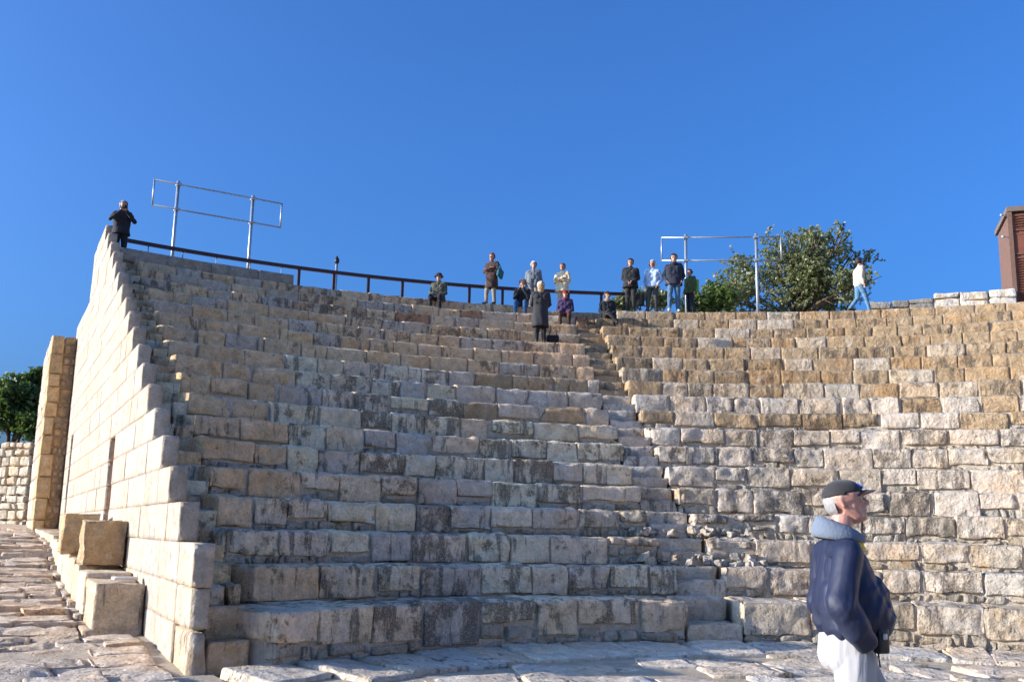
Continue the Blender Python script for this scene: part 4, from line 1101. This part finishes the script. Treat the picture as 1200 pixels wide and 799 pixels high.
    ah(h(0, .080, -.094), h(0, .088, -.092), .022, .020, SKN); ah(h(0, .02, -.09), h(0, .055, -.098), .035, .024, SKN)
    me = body_mesh('body', P, .0058, [navy.m, wh.m, sk.m, M_SHOE], 3); link('body', me, None, root)
    jm = body_mesh('windbreaker', J, .0070, [navy.m], 9)
    co = np.zeros(len(jm.vertices) * 3); jm.vertices.foreach_get('co', co); co = co.reshape(-1, 3)
    no = np.zeros(len(jm.vertices) * 3); jm.vertices.foreach_get('normal', no); no = no.reshape(-1, 3)
    q = np.stack([co[:, 0] * 6, co[:, 1] * 7 + co[:, 2] * 3, co[:, 2] * 15 - co[:, 1] * 9], 1)
    fold = 1 - 2 * np.abs(vnoise(q)); fold2 = 1 - 2 * np.abs(vnoise(np.stack([co[:, 0] * 9, co[:, 1] * 16 - co[:, 2] * 6, co[:, 2] * 5 + co[:, 1] * 4], 1) + 31))
    wgt = np.clip((1.42 - co[:, 2]) * 4.5, .25, 1.0)
    low = np.clip((1.16 - co[:, 2]) * 12, 0, 1)
    co += no * (fold * .0085 * wgt + fold2 * .0065 * wgt + low * .005 * np.sin(co[:, 1] * 55 + co[:, 0] * 40))[:, None]
    jm.vertices.foreach_set('co', co.ravel()); jm.update(); link('windbreaker', jm, None, root)
    def part(name, geo, mat, par=root, sm=True): return link(name, mesh(name, geo[0], geo[1], sm), mat, par)
    def hgeo(geo): V, F = geo; m = np.array(HM); return V @ m[:3, :3].T + m[:3, 3], F
    # hair under the cap
    part('hair', hgeo(skull_cap((0, -.016, .008), .088, .105, .098, lambda v: -.98 < v.z < .25 and v.y < (.22 if v.z > .08 else -.38), 40, 26, .04)), hairm.m)
    # eyes
    eyem = plain_mat('eye_white', (.7, .66, .62), .25); iris = plain_mat('dark_iris', (.03, .02, .015), .15)
    for s in (-1, 1):
        e = part('eye', hgeo(skull_cap((s * .031, .0785, .012), .0115, .0105, .0075, lambda v: True, 14, 10)), eyem); part('iris', hgeo(skull_cap((s * .031, .087, .012), .0048, .003, .0048, lambda v: True, 10, 8)), iris, e)
        part('eyebrow', hgeo(tube_geo([(s * .012, .098, .030), (s * .030, .094, .036), (s * .050, .078, .032)], [.003, .0045, .002], 6)), hairm.m)
    part('lips', hgeo(joined([(*tube_geo([(-.022, .090, -.058), (-.008, .108, -.057), (.008, .108, -.057), (.022, .090, -.058)], [.002, .0035, .0035, .002], 6), ID)])), plain_mat('lip_line', (.22, .07, .06), .5))
    # glasses
    gl = empty('glasses'); gl.parent = root
    gm = plain_mat('thin_metal_frame', (.55, .48, .40), .3, .9); lens = NT('clear_lens'); lens.b.inputs['Transmission Weight'].default_value = 1.0; lens.b.inputs['Roughness'].default_value = .02; lens.b.inputs['IOR'].default_value = 1.1; lens.b.inputs['Base Color'].default_value = (.95, .96, .95, 1)
    ring = lambda s: [(s * .033 + .023 * math.cos(t), .103 - .004 * abs(math.cos(t)) - (.012 * max(0, math.cos(t) * s)), .008 + .018 * math.sin(t)) for t in [2 * math.pi * i / 20 for i in range(21)]]
    bpy.data.objects.remove(gl)
    V, F = joined([(*tube_geo(ring(s), .0024, 5), ID) for s in (-1, 1)] + [(*tube_geo([(-.010, .103, .012), (0, .107, .015), (.010, .103, .012)], .002, 5), ID)] + [(*tube_geo([(s * .056, .092, .012), (s * .070, .05, .016), (s * .082, -.01, .022), (s * .084, -.03, .010)], .0026, 5), ID) for s in (-1, 1)])
    go = part('glasses', hgeo((V, F)), gm)
    # cap
    cap = part('cap', hgeo(skull_cap((0, -.010, .034), .096, .118, .088, lambda v: v.z > (.04 if v.y < .2 else .12), 40, 26, thick=.02)), capm)
    brim_V = []; brim_F = []; nu, nv = 18, 10
    for side in (0, 1):
        for i in range(nu + 1):
            t = -1 + 2 * i / nu
            for j in range(nv + 1):
                f = j / nv; x = t * .076 * (1 - .12 * f * f); yb = .085 - .045 * t * t; y = yb + f * (.088 * (1 - .55 * t * t) + .006)
                z = .046 - .030 * t * t * (1 - .3 * f) + .010 * f - .016 * f * f + (.004 if side == 0 else -.001)
                brim_V.append((x, y, z))
    n1 = (nu + 1) * (nv + 1)
    for i in range(nu):
        for j in range(nv):
            q = i * (nv + 1) + j; brim_F.append((q, q + nv + 1, q + nv + 2, q + 1)); brim_F.append((n1 + q, n1 + q + 1, n1 + q + nv + 2, n1 + q + nv + 1))
    for i in range(nu): q = i * (nv + 1) + nv; brim_F.append((q, q + nv + 1, n1 + q + nv + 1, n1 + q))
    brim = part('brim', hgeo((np.array(brim_V), brim_F)), capm, cap)
    edge = [brim_V[i * (nv + 1) + nv] for i in range(nu + 1)]; part('piping', hgeo(tube_geo([(x, y + .001, z - .002) for x, y, z in edge], .0014, 6)), red, brim)
    part('button', hgeo(skull_cap((0, -.012, .121), .010, .010, .006, lambda v: True, 10, 6)), capm, cap)
    # emblem on the cap front: white letter with blue edge
    def emb(r, w): return [(w * math.sin(t), .0, r * math.cos(t)) for t in [rad(40 + 280 * i / 16) for i in range(17)]]
    EM = Matrix.Translation((.022, .0935, .078)) @ Matrix.Rotation(-.22, 4, 'Z') @ Matrix.Rotation(.62, 4, 'X')
    V, F = joined([(*tube_geo(emb(.017, .014), .0062, 8), EM)]); part('emblem_edge', hgeo((V, F)), plain_mat('blue_thread', (.03, .06, .35), .7), cap)
    V, F = joined([(*tube_geo([Vector(q) + Vector((0, .004, 0)) for q in emb(.017, .014)], .0036, 8), EM)]); part('emblem', hgeo((V, F)), plain_mat('white_thread', (.75, .75, .75), .7), cap)
    # hood folded round the neck
    V = []; F = []; n, m = 40, 14
    for i in range(n + 1):
        t = rad(-148 + 296 * i / n)                       # 0 = back
        bk = .5 + .5 * math.cos(t); c = Vector((.098 * math.sin(t), -.012 - (.088 + .03 * bk) * math.cos(t) + .02 * (1 - bk), 1.522 + .045 * bk - .012 * (1 - bk)))
        rr = .017 + .027 * bk; rad_d = Vector((math.sin(t), -math.cos(t), 0))
        for j in range(m):
            q = 2 * math.pi * j / m; wv = 1 + .08 * math.sin(3 * t + q)
            V.append(tuple(c + (rad_d * (math.cos(q) * .72 - .35 * math.sin(q)) + Vector((0, 0, 1)) * math.sin(q) * 1.15) * rr * wv))
    for i in range(n):
        for j in range(m): F.append((i * m + j, i * m + (j + 1) % m, (i + 1) * m + (j + 1) % m, (i + 1) * m + j))
    F.append(tuple(range(m - 1, -1, -1))); F.append(tuple(n * m + j for j in range(m)))
    part('hood', (np.array(V), F), fleece)
    part('collar_flap', joined([(*stone_geo(.06, .014, .06, res=(6, 2, 6), rho=.008, amp=.002), Matrix.Translation((.062, .072, 1.485)) @ Matrix.Rotation(-.7, 4, 'Z') @ Matrix.Rotation(.45, 4, 'X'))]), yel)
    for s in (-1, 1):
        part('drawstring', tube_geo([(s * .05, .066, 1.49), (s * .06, .084, 1.44), (s * .065, .121, 1.36), (s * .065, .160, 1.28)], .0035, 6), cord)
        part('cord_end', tube_geo([(s * .065, .160, 1.285), (s * .065, .168, 1.26)], .007, 8), M_BK)
    # cuff and hem bands
    V, F = joined([(*tube_geo([(.202, .012, 1.075), (.197, .026, 1.045)], [.058, .050], 20), ID)]); part('cuff', (V, F), navy.m)
    # belt pouch
    pz = part('belt_pouch', joined([(*stone_geo(.05, .075, .12, res=(5, 5, 6), rho=.014, amp=.002), Matrix.Translation((.150, .120, 1.055)) @ Matrix.Rotation(.45, 4, 'Z'))]), M_BK)
    part('pouch_clip', joined([(*stone_geo(.012, .03, .03, res=(3, 3, 3), rho=.006, amp=.001), Matrix.Translation((.178, .128, 1.075)) @ Matrix.Rotation(.45, 4, 'Z'))]), M_GALV, pz)
    part('strap_end', tube_geo([(.185, .085, 1.03), (.187, .09, .97), (.185, .095, .94)], .005, 6), M_BK)
    # belt and trouser pocket edge
    part('pocket_seam', tube_geo([(.18, .02, 1.06), (.192, .055, 1.01), (.190, .09, .975)], .004, 6), wh.m)
    part('shoulder_seam', tube_geo([(.10, -.115, 1.43), (.165, -.10, 1.425), (.20, -.05, 1.455), (.19, .02, 1.44), (.15, .06, 1.38)], .0025, 5), M_BK)
    return root
big_man()
